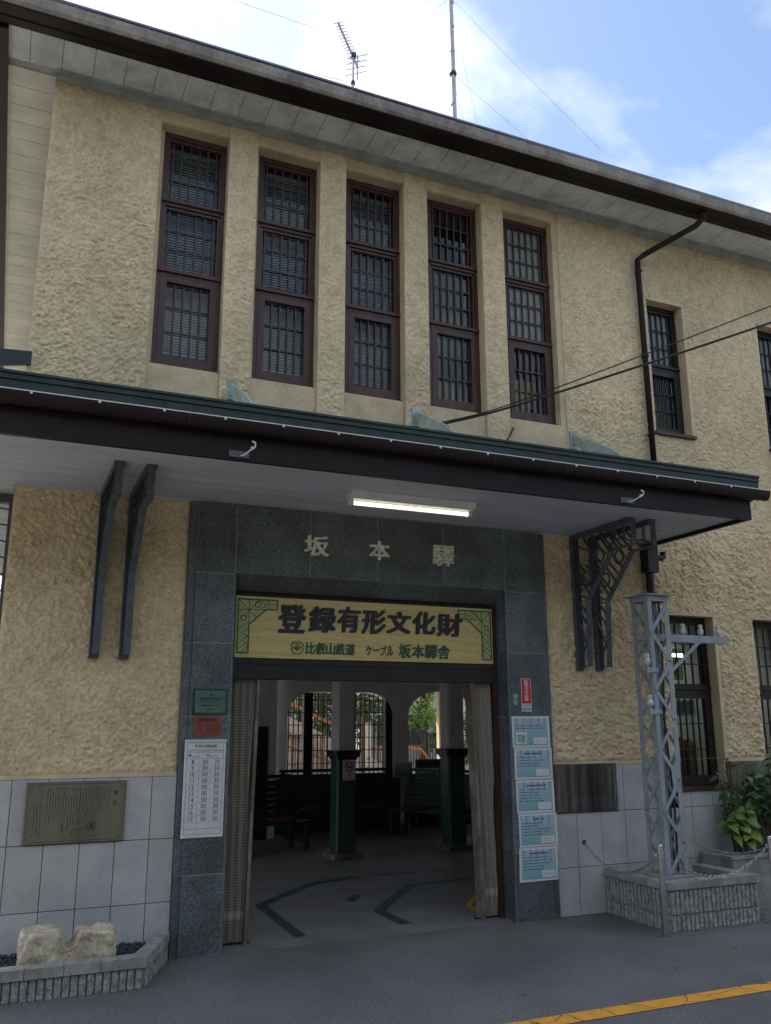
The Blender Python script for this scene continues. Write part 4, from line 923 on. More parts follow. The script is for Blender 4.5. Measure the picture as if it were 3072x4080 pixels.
def archwall(parent, x0, x1, z1, ops, y0, y1, mat):
    """wall with arched openings: ops=(xa,xb,sill,spring,crown,shoulder)"""
    m_ = MB(); cur = x0
    for (xa, xb, sill, spr, crown, sh) in ops:
        m_.box(cur, xa, y0, y1, 0, z1)
        if sill > 0: m_.box(xa, xb, y0, y1, 0, sill)
        pts = [(xa, spr)]
        for t in range(1, 9): a = R(180-t*90/8); pts.append((xa+sh+sh*math.cos(a), spr+(crown-spr)*math.sin(a)))
        for t in range(0, 9): a = R(90-t*90/8); pts.append((xb-sh+sh*math.cos(a), spr+(crown-spr)*math.sin(a)))
        for (ax, az), (bx_, bz) in zip(pts, pts[1:]):
            if bx_-ax < 1e-6: continue
            m_.add([(ax,y0,az),(bx_,y0,bz),(bx_,y0,z1),(ax,y0,z1),(ax,y1,az),(bx_,y1,bz),(bx_,y1,z1),(ax,y1,z1)], [(0,1,2,3),(7,6,5,4),(0,4,5,1)])
        cur = xb
    m_.box(cur, x1, y0, y1, 0, z1)
    return mk('rear_arcade', m_, mat, parent)
archwall(hw, 4.15, XR, 3.4, [(4.48,6.42,0.90,1.92,2.31,0.46),(6.73,8.05,0.0,1.92,2.34,0.62)], YB, YB+0.22, 'hall_white')
mk('wainscot', B(4.15,6.55,YB-0.012,YB-0.001,0.02,0.90), 'hall_green', hw)
mk('left_wall', B(0.202,0.30,0.26,2.2,0.02,3.41).box(0.202,0.30,2.2,4.9,2.35,3.41).box(0.202,0.30,4.9,6.55,0.02,3.41).box(0.202,4.16,6.55,6.75,0.02,3.41), 'hall_white', hw)
mk('dark_door', B(3.80,4.02,6.53,6.549,0.02,1.74), 'darkbrown', hw)
mk('hall_ceiling', B(0.202,XR,0.27,YB+0.2,3.411,3.419), 'hall_white', hw)
mk('right_wall', B(8.6,8.7,0.27,YB,0.02,3.41), 'hall_white', hw)
mk('arch_gate', B(6.73,8.05,YB+0.05,YB+0.10,0.02,0.88), 'darkbrown', hw)
gr = mk('window_grille', B(4.79,4.95,YB+0.06,YB+0.16,0.90,2.30).box(6.30,6.42,YB+0.02,YB+0.20,0.90,2.2).box(4.48,6.42,YB+0.04,YB+0.18,0.87,0.93), 'darkbrown', hw)
vb = B(-0.009,0.009,-0.009,0.009,0.93,2.29).mesh('grille_bar', 'darkbrown'); hb = B(4.49,6.41,-0.007,0.007,-0.007,0.007).mesh('grille_bar', 'darkbrown')
x = 4.53
while x < 6.29:
    if not 4.76 < x < 4.97: inst('grille_bar', vb, (x, YB+0.10, 0), gr)
    x += 0.087
for k in range(6): inst('grille_bar', hb, (0, YB+0.115, 1.12+k*0.212), gr)

def column(x, y, label):
    t_ = thing('hall_column', (x, y, 0.02), label, 'column', 'columns of the waiting hall')
    c = 0.14; b_ = 0.025
    pr8 = lambda s: [(x-s+b_,y-s),(x+s-b_,y-s),(x+s,y-s+b_),(x+s,y+s-b_),(x+s-b_,y+s),(x-s+b_,y+s),(x-s,y+s-b_),(x-s,y-s+b_)]
    mk('shaft', MB().extr(pr8(c), 'z', 0.09, 1.30), 'hall_green', t_)
    mk('upper_shaft', MB().extr(pr8(c-0.005), 'z', 1.42, 3.41), 'hall_white', t_)
    mk('capital', MB().extr(pr8(c+0.02), 'z', 1.30, 1.33).extr(pr8(c+0.045), 'z', 1.33, 1.39).extr(pr8(c+0.06), 'z', 1.39, 1.42), 'darkbrown', t_)
    mk('base', MB().extr(pr8(c+0.075), 'z', 0.021, 0.09), 'plinth_stone', t_)
    return t_
column(4.435, 4.22, 'green and white hall column carrying the no smoking sign')
column(6.185, 4.30, 'green and white hall column at the right side of the doorway view')
ns = thing('no_smoking_sign', (4.4550,4.07,1.0), 'white no smoking sign with red circle on the hall column', 'sign')
mk('plate', B(4.3800,4.5500,4.062,4.078,1.03,1.31), 'paper', ns)
mk('circle', MB().ring((4.4650,4.0595,1.205),0.058,0.007,'y',24,4).bar((4.4250,4.0595,1.245),(4.5050,4.0595,1.165),0.004,0.010), 'paper_red', ns)
mk('cigarette', B(4.4300,4.5000,4.0605,4.062,1.195,1.210).box(4.4850,4.5000,4.0605,4.062,1.212,1.235), 'ink', ns)
mk('lettering', text_mb(MB(), '禁煙', 4.4300, 4.5000, 1.085, 1.115, 4.0615, 0.001, 0.015), 'paper_red', ns); mk('lettering', text_mb(MB(), 'No Smoking', 4.4050, 4.5250, 1.045, 1.065, 4.0615, 0.001), 'paper_red', ns)

def bench(x, y, rz, ln_, label, ncush=2):
    t_ = thing('slatted_bench', (x, y, 0.02), label, 'bench', 'dark green benches in the hall')
    Mx = Matrix.Translation((x, y, 0.0)) @ Matrix.Rotation(rz, 4, 'Z')
    def pk(nm_, m_, mat, par_=None):
        m_.v = [tuple(Mx @ Vector(p)) for p in m_.v]; return mk(nm_, m_, mat, par_ or t_)
    h = ln_/2
    for k in range(5): pk('seat_slat', B(-h, h, -0.22+k*0.09, -0.14+k*0.09, 0.40, 0.425), 'bench_green')
    for k in range(6): pk('back_slat', MB().bar((-h, 0.24+k*0.018, 0.50+k*0.085), (h, 0.24+k*0.018, 0.50+k*0.085), 0.02, 0.075), 'bench_green')
    pk('top_rail', MB().bar((-h, 0.35, 1.02), (h, 0.35, 1.02), 0.05, 0.05), 'bench_green')
    for s in (-1, 1):
        pk('leg', B(s*(h-0.05)-0.03, s*(h-0.05)+0.03, -0.2, -0.14, 0.021, 0.40), 'bench_green')
        pk('leg', MB().bar((s*(h-0.05), 0.20, 0.021), (s*(h-0.05), 0.345, 1.0), 0.06, 0.06), 'bench_green')
        pk('stretcher', B(s*(h-0.05)-0.02, s*(h-0.05)+0.02, -0.14, 0.18, 0.12, 0.17), 'bench_green')
    for k in range(ncush):
        cx = -h+ln_*(k+0.5)/ncush
        m_ = MB(); nn = 12
        for zz, sc_ in ((0.427, 0.92), (0.45, 1.0), (0.475, 0.9)):
            for a in range(nn):
                an = 2*math.pi*a/nn; rr = 0.20/max(abs(math.cos(an)), abs(math.sin(an)))**0.7; m_.v.append((cx+rr*sc_*math.cos(an), -0.02+rr*sc_*0.95*math.sin(an), zz))
        for l in range(2):
            for a in range(nn): m_.f.append((l*nn+a, l*nn+(a+1)%nn, (l+1)*nn+(a+1)%nn, (l+1)*nn+a))
        m_.f.append(tuple(range(nn))[::-1]); m_.f.append(tuple(2*nn+a for a in range(nn)))
        m_.v = [tuple(Mx @ Vector(p)) for p in m_.v]
        tag(mk('seat_cushion', m_, 'cushion_red', None, True), ['red cushion on the left end of ','red cushion on the middle of ','red cushion on the right end of '][k if ncush > 2 else k*2]+label.replace('dark green slatted ', 'the ').replace('left of the sign carrying column','left of the column').replace('standing slantwise between the columns','standing slantwise'), 'cushion', 'red cushions on the benches')
bench(3.50, 5.05, R(18), 1.5, 'dark green slatted bench left of the sign carrying column')
bench(5.25, 6.45, R(-4), 1.9, 'dark green slatted bench under the grille window')
bench(6.55, 5.55, R(-62), 1.7, 'dark green slatted bench standing slantwise between the columns')
fp = thing('framed_picture', (6.55,6.93,0.9), 'framed blue landscape photographs hung on the rear arcade pier', 'picture')
mk('frame', B(6.42,6.78,6.965,6.995,0.86,1.125), 'paper', fp); mk('print', B(6.445,6.60,6.958,6.964,0.885,1.10).box(6.61,6.755,6.958,6.964,0.885,0.985).box(6.61,6.755,6.958,6.964,0.995,1.10), 'sticker_teal', fp)
ps = thing('poster_stand', (7.05,6.7,0.02), 'standing notice board with a printed panel beside the framed picture', 'notice board')
mk('frame', B(6.72,6.745,6.69,6.72,0.021,1.17).box(7.175,7.20,6.69,6.72,0.021,1.17).box(6.745,7.175,6.69,6.72,1.145,1.17), 'steel_dark', ps)
mk('panel', B(6.745,7.175,6.70,6.715,0.60,1.145), 'fence_dark', ps); mk('sheet', B(6.76,7.16,6.693,6.699,0.78,1.02), 'paper', ps)
mk('small_print', rows(MB(),6.79,7.12,0.83,0.99,6.692,0.05,0.022,0.8,ragged=False,dash=0.03), 'cushion_red', ps)

# ------------------------------------------------------------------ upstairs room contents
def blind(i, zb_, tilt):
    x0, x1 = WINX[i]+0.03, WINX[i]+WW-0.02
    t_ = thing('venetian_blind', ((x0+x1)/2, 0.30, zb_), ['white venetian blind inside the leftmost tall window','white venetian blind inside the second tall window','white venetian blind inside the middle tall window'][i], 'blind', 'venetian blinds behind the tall windows')
    m_ = MB(); z = zb_+0.05
    while z < 7.3:
        dz = 0.0125*math.sin(R(tilt)); dy = 0.0125*math.cos(R(tilt))
        m_.add([(x0,0.30-dy,z-dz),(x1,0.30-dy,z-dz),(x1,0.30+dy,z+dz),(x0,0.30+dy,z+dz)], [(0,1,2,3)])
        z += 0.0275
    o = mk('slats', m_, 'blind', t_); o['kind'] = 'stuff'
    mk('bottom_rail', B(x0,x1,0.288,0.312,zb_,zb_+0.022), 'blind', t_)
    mk('headrail', B(x0,x1,0.28,0.32,7.31,7.345), 'blind', t_)
    mk('cord', MB().tube([(x0+0.08,0.285,7.3),(x0+0.08,0.285,zb_)],0.0015,5).tube([(x1-0.08,0.285,7.3),(x1-0.08,0.285,zb_)],0.0015,5), 'blind', t_)
blind(0, 5.165, 56); blind(1, 5.15, 54); blind(2, 5.13, 55)
cb = thing('cardboard_box', (4.15,0.42,5.05), 'brown cardboard box standing behind the fourth tall window', 'box')
mk('carton', B(3.90,4.20,0.30,0.50,4.99,5.35), 'cardboard', cb); mk('label_sheet', B(4.13,4.19,0.296,0.2995,5.12,5.30), 'paper', cb)
mk('flap', MB().add([(3.90,0.30,5.352),(4.20,0.30,5.352),(4.20,0.40,5.39),(3.90,0.40,5.39)],[(0,1,2,3)]), 'cardboard', cb)
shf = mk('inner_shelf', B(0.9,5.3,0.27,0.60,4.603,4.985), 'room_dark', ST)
lk = thing('yellow_cabinet', (5.05,0.5,4.99), 'mustard yellow cabinet behind the casement of the fifth tall window', 'cabinet')
mk('body', B(4.74,5.30,0.40,0.58,4.99,5.58), 'yellow_locker', lk); mk('handle', MB().tube([(5.22,0.395,5.22),(5.22,0.36,5.22),(5.20,0.36,5.15),(5.22,0.36,5.08)],0.009,6), 'ink', lk)
wb_ = thing('pale_cabinet', (4.0,0.8,4.6), 'pale grey cabinet in the room behind the fourth tall window', 'cabinet')
mk('body', B(3.86,4.5,0.62,0.9,4.603,6.9), 'house_wall', wb_)
# office behind the lower right windows
of = thing('office_interior', (7.2,1.5,0), 'lit ticket office interior seen through the lower right windows', 'room')
mk('back_wall', B(6.40,8.59,1.6,1.7,0.021,3.3), 'room_grey', of); mk('side_wall', B(6.30,6.40,0.27,1.7,0.021,3.3), 'room_grey', of); mk('office_ceiling', B(6.30,8.59,0.27,1.6,3.3,3.34), 'hall_white', of)
for x, y, z, lab in ((7.50,1.0,2.60,'lower lit ceiling lamp inside the office window behind the pylon'),(7.75,1.35,2.86,'added upper glowing lamp standing in for the lamp reflection in the office window')):  # lower is the office lamp; upper is added, its reflection built as a glowing lamp
    ol_ = thing('office_lamp_and_reflection', (x,y,z), lab, 'lamp', 'ceiling lamps in the office')
    mk('shade', MB().lathe((x,y,z), [(0.10,0),(0.17,-0.01),(0.17,0.04),(0.05,0.08)], 20), 'white_paint', ol_); mk('tube', MB().lathe((x,y,z-0.035), [(0.15,0),(0.15,0.02)], 20), 'office_lamp', ol_); mk('rod', MB().tube([(x,y,z+0.08),(x,y,3.299)],0.01,6), 'ink', ol_)
yp = thing('yellow_poster', (6.9,0.26,2.3), 'yellow poster inside the upper part of the lower right office window', 'poster')
mk('sheet', B(6.70,7.0,0.262,0.266,2.24,2.50), 'yellow_locker', yp); mk('print', rows(MB(),6.83,6.98,2.30,2.44,0.2605,0.04,0.016,0.8,dash=0.03), 'ink', yp)
gp = thing('green_poster', (6.95,0.26,1.8), 'pale green notice behind the lower office casement', 'poster')
mk('sheet', B(6.75,7.12,0.262,0.266,1.86,2.02), 'copper_pale', gp)
for k, (x, c_, lab) in enumerate(((6.78,'room_grey','grey folder standing in the office window'),(6.90,'hall_floor','pale upright binder in the office window'),(7.02,'orange_rail','orange upright binder in the office window'),(7.10,'blotch','pinkish upright binder in the office window'))):
    b0 = tag(mk('binder', MB().bbox(x,x+0.075,0.32,0.50,1.15,1.66-0.03*k,0.004), c_), lab, 'binder', 'binders in the office window')
tag(mk('brown_curtain', B(6.62,7.3,0.42,0.44,4.99,5.62), 'yellow_locker'), 'ochre curtain behind the small upper window right of the downpipe', 'curtain')
mk('inner_sill', B(6.62,7.24,0.262,0.55,1.10,1.148), 'brown', ST)

# ------------------------------------------------------------------ lattice pylon with insulators
py = thing('lattice_pylon', (5.85,-0.61,0.42), 'grey steel lattice pylon with insulators standing on the block planter', 'pylon')
PX0, PX1, PY0, PY1, PZ0, PZ1 = 5.725, 5.975, -0.735, -0.485, 0.425, 3.0
t0 = 0.05
def angle_leg(x, y, sx, sy):
    return B(min(x, x+sx*t0), max(x, x+sx*t0), min(y, y+sy*0.007), max(y, y+sy*0.007), PZ0, PZ1).box(min(x, x+sx*0.007), max(x, x+sx*0.007), min(y+sy*0.007, y+sy*t0), max(y+sy*0.007, y+sy*t0), PZ0, PZ1)
for x, sx in ((PX0, 1), (PX1, -1)):
    for y, sy in ((PY0, 1), (PY1, -1)): mk('leg', angle_leg(x, y, sx, sy), 'pylon_grey', py)
nseg = 9; hz = (PZ1-0.08-PZ0)/nseg
for face in range(4):
    for k in range(nseg):
        za, zb_ = PZ1-0.08-k*hz, PZ1-0.08-(k+1)*hz
        fl = (k+(0 if face in (0, 3) else 1)) % 2
        if face == 0: p, q = ((PX1-0.02, PY0-0.004, za), (PX0+0.02, PY0-0.004, zb_)); 
        elif face == 1: p, q = ((PX1-0.02, PY1+0.004, za), (PX0+0.02, PY1+0.004, zb_))
        elif face == 2: p, q = ((PX0-0.004, PY1-0.02, za), (PX0-0.004, PY0+0.02, zb_))
        else: p, q = ((PX1+0.004, PY1-0.02, za), (PX1+0.004, PY0+0.02, zb_))
        if fl: p, q = (q[0], q[1], za), (p[0], p[1], zb_)
        nrm = (0,1,0) if face < 2 else (1,0,0)
        mk('brace', MB().bar(p, q, 0.034, 0.007, upv=nrm), 'pylon_grey', py)
        if face in (0, 2):
            mk('bolt', MB().lathe((q[0], q[1]-0.004, q[2]), [(0.010,0),(0.010,-0.010)], 8, 'y') if face == 0 else MB().tube([(q[0]-0.004,q[1],q[2]),(q[0]-0.014,q[1],q[2])],0.010,8), 'pylon_grey', py)
mk('top_plate', B(PX0-0.05, PX1+0.05, PY0-0.05, PY1+0.05, PZ1+0.001, PZ1+0.012), 'pylon_grey', py)
for (a, b_, c, d) in ((PX0,PX1,PY0-0.009,PY0-0.001),(PX0,PX1,PY1+0.001,PY1+0.009),(PX0-0.009,PX0-0.001,PY0,PY1),(PX1+0.001,PX1+0.009,PY0,PY1)): mk('top_band', B(a,b_,c,d,PZ1-0.055,PZ1), 'pylon_grey', py)
mk('cross_arm', B(5.70,6.84,-0.62,-0.56,2.568,2.575).box(5.70,6.84,-0.62,-0.613,2.575,2.64), 'pylon_grey', py)
mk('arm_brace', MB().bar((6.46,-0.625,2.59),(5.98,-0.625,2.22),0.035,0.007,upv=(0,1,0)), 'pylon_grey', py)
def insulator(x, y, z, par_):
    prof = [(r_*0.82, h_*0.85) for r_, h_ in [(0.012,-0.02),(0.030,0.0),(0.038,0.02),(0.036,0.05),(0.028,0.062),(0.020,0.070),(0.026,0.080),(0.030,0.095),(0.026,0.112),(0.012,0.120)]]
    o = mk('insulator', MB().lathe((x,y,z), prof, 14), 'porcelain', par_, True)
    mk('pin', MB().tube([(x,y,z-0.10),(x,y,z)],0.007,8), 'galvanised', o)
for x in (6.055, 6.27, 6.50, 6.735): insulator(x, -0.59, 2.655, py)
for z in (2.33, 1.94):
    mk('insulator_arm', B(5.655,5.79,-0.752,-0.745,z-0.075,z-0.035).box(5.64,5.72,-0.765,-0.735,z-0.08,z-0.03), 'pylon_grey', py); insulator(5.66, -0.75, z, py)
tag(mk('dark_cable', MB().tube([(5.98,-0.60,2.96),(6.0,-0.58,2.6),(5.96,-0.58,1.8),(6.0,-0.58,1.0),(5.97,-0.60,0.43)],0.012,6), 'cable'), 'black cable running down inside the lattice pylon', 'cable')

# ------------------------------------------------------------------ planters of split-face block
def ribbed(parent, p, q, z0, z1, pitch=0.052, th=0.022, mat='split_block'):
    """one block course between two plan points: ribs with grooves between; outward = left of p->q turned right"""
    p = Vector((*p, 0)); q = Vector((*q, 0)); d = (q-p); L_ = d.length; d.normalize(); nrm = Vector((d.y, -d.x, 0)); n_ = max(1, int(L_/pitch)); w_ = L_/n_
    for k in range(n_):
        a = p+d*(k*w_+0.006); b_ = p+d*((k+1)*w_-0.006); m_ = MB(); seg = 4
        for j in range(seg+1):
            z = z0+0.003+(z1-z0-0.006)*j/seg
            for e_, s_ in ((a,0.0),(a,1),(b_,1),(b_,0.0)):
                off = nrm*(0.0 if s_ == 0 else th*random.uniform(0.75, 1.1)); v = e_+off; m_.v.append((v.x, v.y, z))
        for j in range(seg):
            o_ = j*4
            for c in range(3): m_.f.append((o_+c, o_+c+1, o_+c+5, o_+c+4))
        m_.f.append((0,3,2,1)); m_.f.append((seg*4,seg*4+1,seg*4+2,seg*4+3))
        mk('block_rib', m_, mat, parent)
def cap(parent, pts, z0, z1, mat='block_cap'):
    m_ = MB().extr(pts, 'z', z0, z1); return mk('cap_block', m_, mat, parent)
pl = thing('block_planter', (0.3,-0.4,0), 'low split face block planter with wheel rut stone below the left plaque', 'planter')
# walls
mk('core', MB().extr([(-1.2,-0.70),(1.085,-0.70),(1.355,-0.03),(1.28,-0.03),(1.03,-0.63),(-1.2,-0.63)], 'z', 0, 0.135), 'split_block', pl)
ribbed(pl, (-1.2,-0.70), (1.085,-0.70), 0.0, 0.135)
ribbed(pl, (1.085,-0.70), (1.355,-0.05), 0.0, 0.135)
xc = [-1.2,-0.86,-0.47,-0.08,0.31,0.56,0.80,1.06]
for a, b_ in zip(xc, xc[1:]): cap(pl, [(a+0.002,-0.735),(b_-0.002 if b_ < 1.05 else 1.105,-0.735),(b_-0.002 if b_ < 1.05 else 1.03,-0.61),(a+0.002,-0.61)], 0.138, 0.205)
cap(pl, [(1.108,-0.735),(1.25,-0.385),(1.16,-0.34),(1.034,-0.61)], 0.138, 0.205); cap(pl, [(1.252,-0.381),(1.378,-0.065),(1.29,-0.045),(1.162,-0.336)], 0.138, 0.205)
gvl = MB(); 
for k in range(2600):
    x, y = random.uniform(-0.4,1.2), random.uniform(-0.62,-0.03)
    if x > 1.02+(y+0.62)*0.42: continue
    r_ = random.uniform(0.010,0.018); z = 0.135+random.uniform(0,0.02); a = random.uniform(0,3)
    vs_ = [(x+r_*math.cos(a+t*2.094)*random.uniform(.8,1.2), y+r_*math.sin(a+t*2.094)*random.uniform(.8,1.2), z+random.uniform(0,.004)) for t in range(3)]+[(x,y,z+r_*.75),(x,y,z-r_)]
    gvl.add(vs_, [(0,1,3),(1,2,3),(2,0,3),(1,0,4),(2,1,4),(0,2,4)])
tag(mk('gravel', gvl, 'pebble'), 'dark grey pebbles filling the left planter', 'gravel', kind='stuff')
tag(mk('planter_soil', MB().extr([(-1.2,-0.63),(1.03,-0.63),(1.28,-0.03),(-1.2,-0.03)], 'z', 0.0, 0.13), 'grout_dark'), kind='structure')
# wheel rut stone
def rock(name, x0, x1, y0, y1, z0, z1, fn, mat):
    nx_, ny_, nz_ = 44, 20, 16; V = {}; m_ = MB()
    def P_(u, v, w_):
        # superellipsoid-ish block
        a = (u-.5)*2; b_ = (v-.5)*2; c = (w_-.5)*2
        mxv = max(abs(a), abs(b_), abs(c)); l = math.sqrt(a*a+b_*b_+c*c); k = 0.78+0.22*mxv/l if l > 0 else 1
        k = (mxv/ (abs(a)**16+abs(b_)**16+abs(c)**16)**(1/16)) if l > 0 else 1
        a *= k; b_ *= k; c *= k
        x = (x0+x1)/2+a*(x1-x0)/2; y = (y0+y1)/2+b_*(y1-y0)/2; z = (z0+z1)/2+c*(z1-z0)/2
        return fn(x, y, z, w_)
    def vid(u, v, w_):
        key = (round(u,4), round(v,4), round(w_,4))
        if key not in V: V[key] = len(m_.v); m_.v.append(P_(u, v, w_))
        return V[key]
    for i in range(nx_):
        for j in range(ny_):
            for w_ in (0, 1): m_.f.append(tuple(vid(*q) for q in [(i/nx_,j/ny_,w_),((i+1)/nx_,j/ny_,w_),((i+1)/nx_,(j+1)/ny_,w_),(i/nx_,(j+1)/ny_,w_)][::(1 if w_ else -1)]))
        for k in range(nz_):
            for v in (0, 1): m_.f.append(tuple(vid(*q) for q in [(i/nx_,v,k/nz_),((i+1)/nx_,v,k/nz_),((i+1)/nx_,v,(k+1)/nz_),(i/nx_,v,(k+1)/nz_)][::(-1 if v else 1)]))
    for j in range(ny_):
        for k in range(nz_):
            for u in (0, 1): m_.f.append(tuple(vid(*q) for q in [(u,j/ny_,k/nz_),(u,(j+1)/ny_,k/nz_),(u,(j+1)/ny_,(k+1)/nz_),(u,j/ny_,(k+1)/nz_)][::(1 if u else -1)]))
    return mk(name, m_, mat, None, True)
from mathutils import noise as mn
def rut(x, y, z, w_):
    n_ = mn.noise(Vector((x*7, y*7, z*7)))*0.016+mn.noise(Vector((x*22, y*22, z*22)))*0.014+mn.noise(Vector((x*50, y*50, z*50)))*0.006
    gx = math.exp(-abs((x-0.60)/0.050)**4)
    if z > 0.2: z -= gx*0.11*(z-0.2)/0.17
    if z > 0.3 and x < 0.58: z += 0.022
    y += gx*0.03*(1 if y < -0.4 else 0)
    return (x+n_, y+n_, z+n_*0.7)
tag(rock('wheel_rut_stone', 0.275, 0.915, -0.58, -0.28, 0.10, 0.368, rut, 'rock'), 'tan block of stone with a worn wheel groove set in the left planter', 'stone')

plr = thing('block_planter', (6.05,-0.5,0), 'split face block planter carrying the lattice pylon', 'planter')
mk('core', B(5.585,6.61,-0.90,-0.83,0,0.338).box(5.585,5.66,-0.83,-0.03,0,0.338).box(6.54,6.61,-0.83,-0.2,0,0.338), 'split_block', plr)
for z0, z1 in ((0.0,0.124),(0.140,0.335)):
    ribbed(plr, (5.585,-0.90), (6.61,-0.90), z0, z1, 0.050)
    ribbed(plr, (5.585,-0.03), (5.585,-0.90), z0, z1, 0.050)
    ribbed(plr, (6.61,-0.90), (6.61,-0.2), z0, z1, 0.050)
for a, b_ in ((5.55,5.93),(5.933,6.30),(6.303,6.645)): cap(plr, [(a,-0.935),(b_,-0.935),(b_,-0.79),(a,-0.79)], 0.342, 0.405)
for a, b_ in ((-0.787,-0.42),(-0.417,-0.03)): cap(plr, [(5.55,a),(5.70,a),(5.70,b_),(5.55,b_)], 0.342, 0.405); 
cap(plr, [(6.50,-0.787),(6.645,-0.787),(6.645,-0.2),(6.50,-0.2)], 0.342, 0.405)
mk('base_slab', B(5.64,6.06,-0.80,-0.34,0.33,0.424), 'concrete', plr)
tag(mk('planter_soil', B(5.66,6.54,-0.83,-0.03,0.0,0.30), 'grout_dark'), kind='structure')
gv2 = MB()
for k in range(700):
    x, y = random.uniform(6.05,6.50), random.uniform(-0.79,-0.05); r_ = random.uniform(0.010,0.02); z = 0.302; a = random.uniform(0,3)
    gv2.add([(x+r_*math.cos(a+t*2.094), y+r_*math.sin(a+t*2.094), z+random.uniform(0,.004)) for t in range(3)]+[(x,y,z+r_*.75),(x,y,z-r_)], [(0,1,3),(1,2,3),(2,0,3),(1,0,4),(2,1,4),(0,2,4)])
tag(mk('gravel', gv2, 'pebble'), 'dark pebbles beside the pylon base', 'gravel', kind='stuff')

# trough with plants at the right edge
tr = thing('concrete_trough', (7.3,-0.35,0), 'pale concrete plant trough against the wall right of the pylon', 'planter')
mk('trough_wall', B(6.74,8.6,-0.50,-0.43,0,0.47).box(6.74,6.81,-0.43,-0.06,0,0.47).box(8.52,8.6,-0.43,-0.06,0,0.47), 'concrete', tr)
mk('rim', B(6.725,8.615,-0.515,-0.415,0.472,0.50).box(6.725,6.825,-0.414,-0.06,0.472,0.50), 'concrete', tr)
tag(mk('trough_soil', B(6.81,8.52,-0.43,-0.06,0,0.44), 'grout_dark'), kind='structure')
def leaf(m_, p, dirv, L_, wd, fold=0.25, droop=0.25, roll_=0.0):
    d = Vector(dirv).normalized(); s = d.cross(Vector((0,0,1)))
    if s.length < 0.1: s = Vector((1,0,0))
    s.normalize(); n_ = s.cross(d); p = Vector(p)
    s, n_ = s*math.cos(roll_)+n_*math.sin(roll_), n_*math.cos(roll_)-s*math.sin(roll_)
    def pt(t, u):
        prof = math.sin(math.pi*min(1, t**0.75))*wd/2
        return p+d*(L_*t)+s*(prof*u)+n_*(abs(u)*fold*prof)-Vector((0,0,1))*droop*L_*t*t
    o = len(m_.v); ts = (0, .2, .45, .7, .88, 1)
    for t in ts:
        for u in (-1, 0, 1): m_.v.append(tuple(pt(t, u)))
    for i in range(5):
        for j in range(2): m_.f.append((o+i*3+j, o+i*3+j+1, o+i*3+j+4, o+i*3+j+3))
def shrub(name, base, stems, L_, wd, mat, label, per=7, spread=0.25, hgt=0.4):
    t_ = thing(name, base, label, 'plant', 'plants in the trough'); st = MB(); lf = MB()
    for k in range(stems):
        a = random.uniform(0, 6.28); top = Vector(base)+Vector((math.cos(a)*spread*random.uniform(.2,1), math.sin(a)*spread*0.6*random.uniform(.2,1), hgt*random.uniform(.55,1.1)))
        b0 = Vector(base)+Vector((random.uniform(-.05,.05), random.uniform(-.04,.04), 0)); mid = (b0+top)/2+Vector((random.uniform(-.04,.04), 0, .04))
        st.tube([b0, mid, top], [0.006,0.005,0.003], 5)
        for j in range(per):
            f = 1-0.5*(j/per)**1.2; p = b0.lerp(mid, min(1, f*2)) if f < .5 else mid.lerp(top, (f-.5)*2)
            an = j*2.4+random.uniform(-.4,.4); leaf(lf, p, (math.cos(an), math.sin(an), random.uniform(-0.35,0.45)), L_*random.uniform(.6,1.15), wd*random.uniform(.75,1.1), droop=random.uniform(.2,.7), roll_=random.uniform(-.8,.8))
    mk('stems', st, 'bark', t_); o = mk('leaves', lf, mat, t_, True); o['kind'] = 'stuff'
shrub('hydrangea', (7.02,-0.34,0.44), 11, 0.15, 0.10, 'leaf_hydrangea', 'yellow green hydrangea with large leaves in the concrete trough', 8, 0.28, 0.46)
shrub('leafy_shrub', (7.52,-0.26,0.44), 22, 0.10, 0.075, 'leaf_shrub', 'taller dark green shrub behind the hydrangea', 12, 0.36, 0.92)
shrub('leafy_shrub', (7.18,-0.18,0.44), 12, 0.08, 0.06, 'leaf_shrub', 'thin climbing shrub between the hydrangea and the stone plinth', 9, 0.46, 0.85)
shrub('leafy_shrub', (7.85,-0.34,0.44), 12, 0.12, 0.08, 'leaf_shrub', 'leafy shrub at the right edge of the trough', 10, 0.3, 0.6)
wd_ = thing('small_weed', (6.70,-0.80,0.0), 'small green weed at the foot of the block planter', 'plant'); m_ = MB()
for k in range(6): leaf(m_, (6.70,-0.82,0.02), (math.cos(k*1.05), math.sin(k*1.05), 0.5), 0.09, 0.05)
mk('leaves', m_, 'leaf_bright', wd_, True)

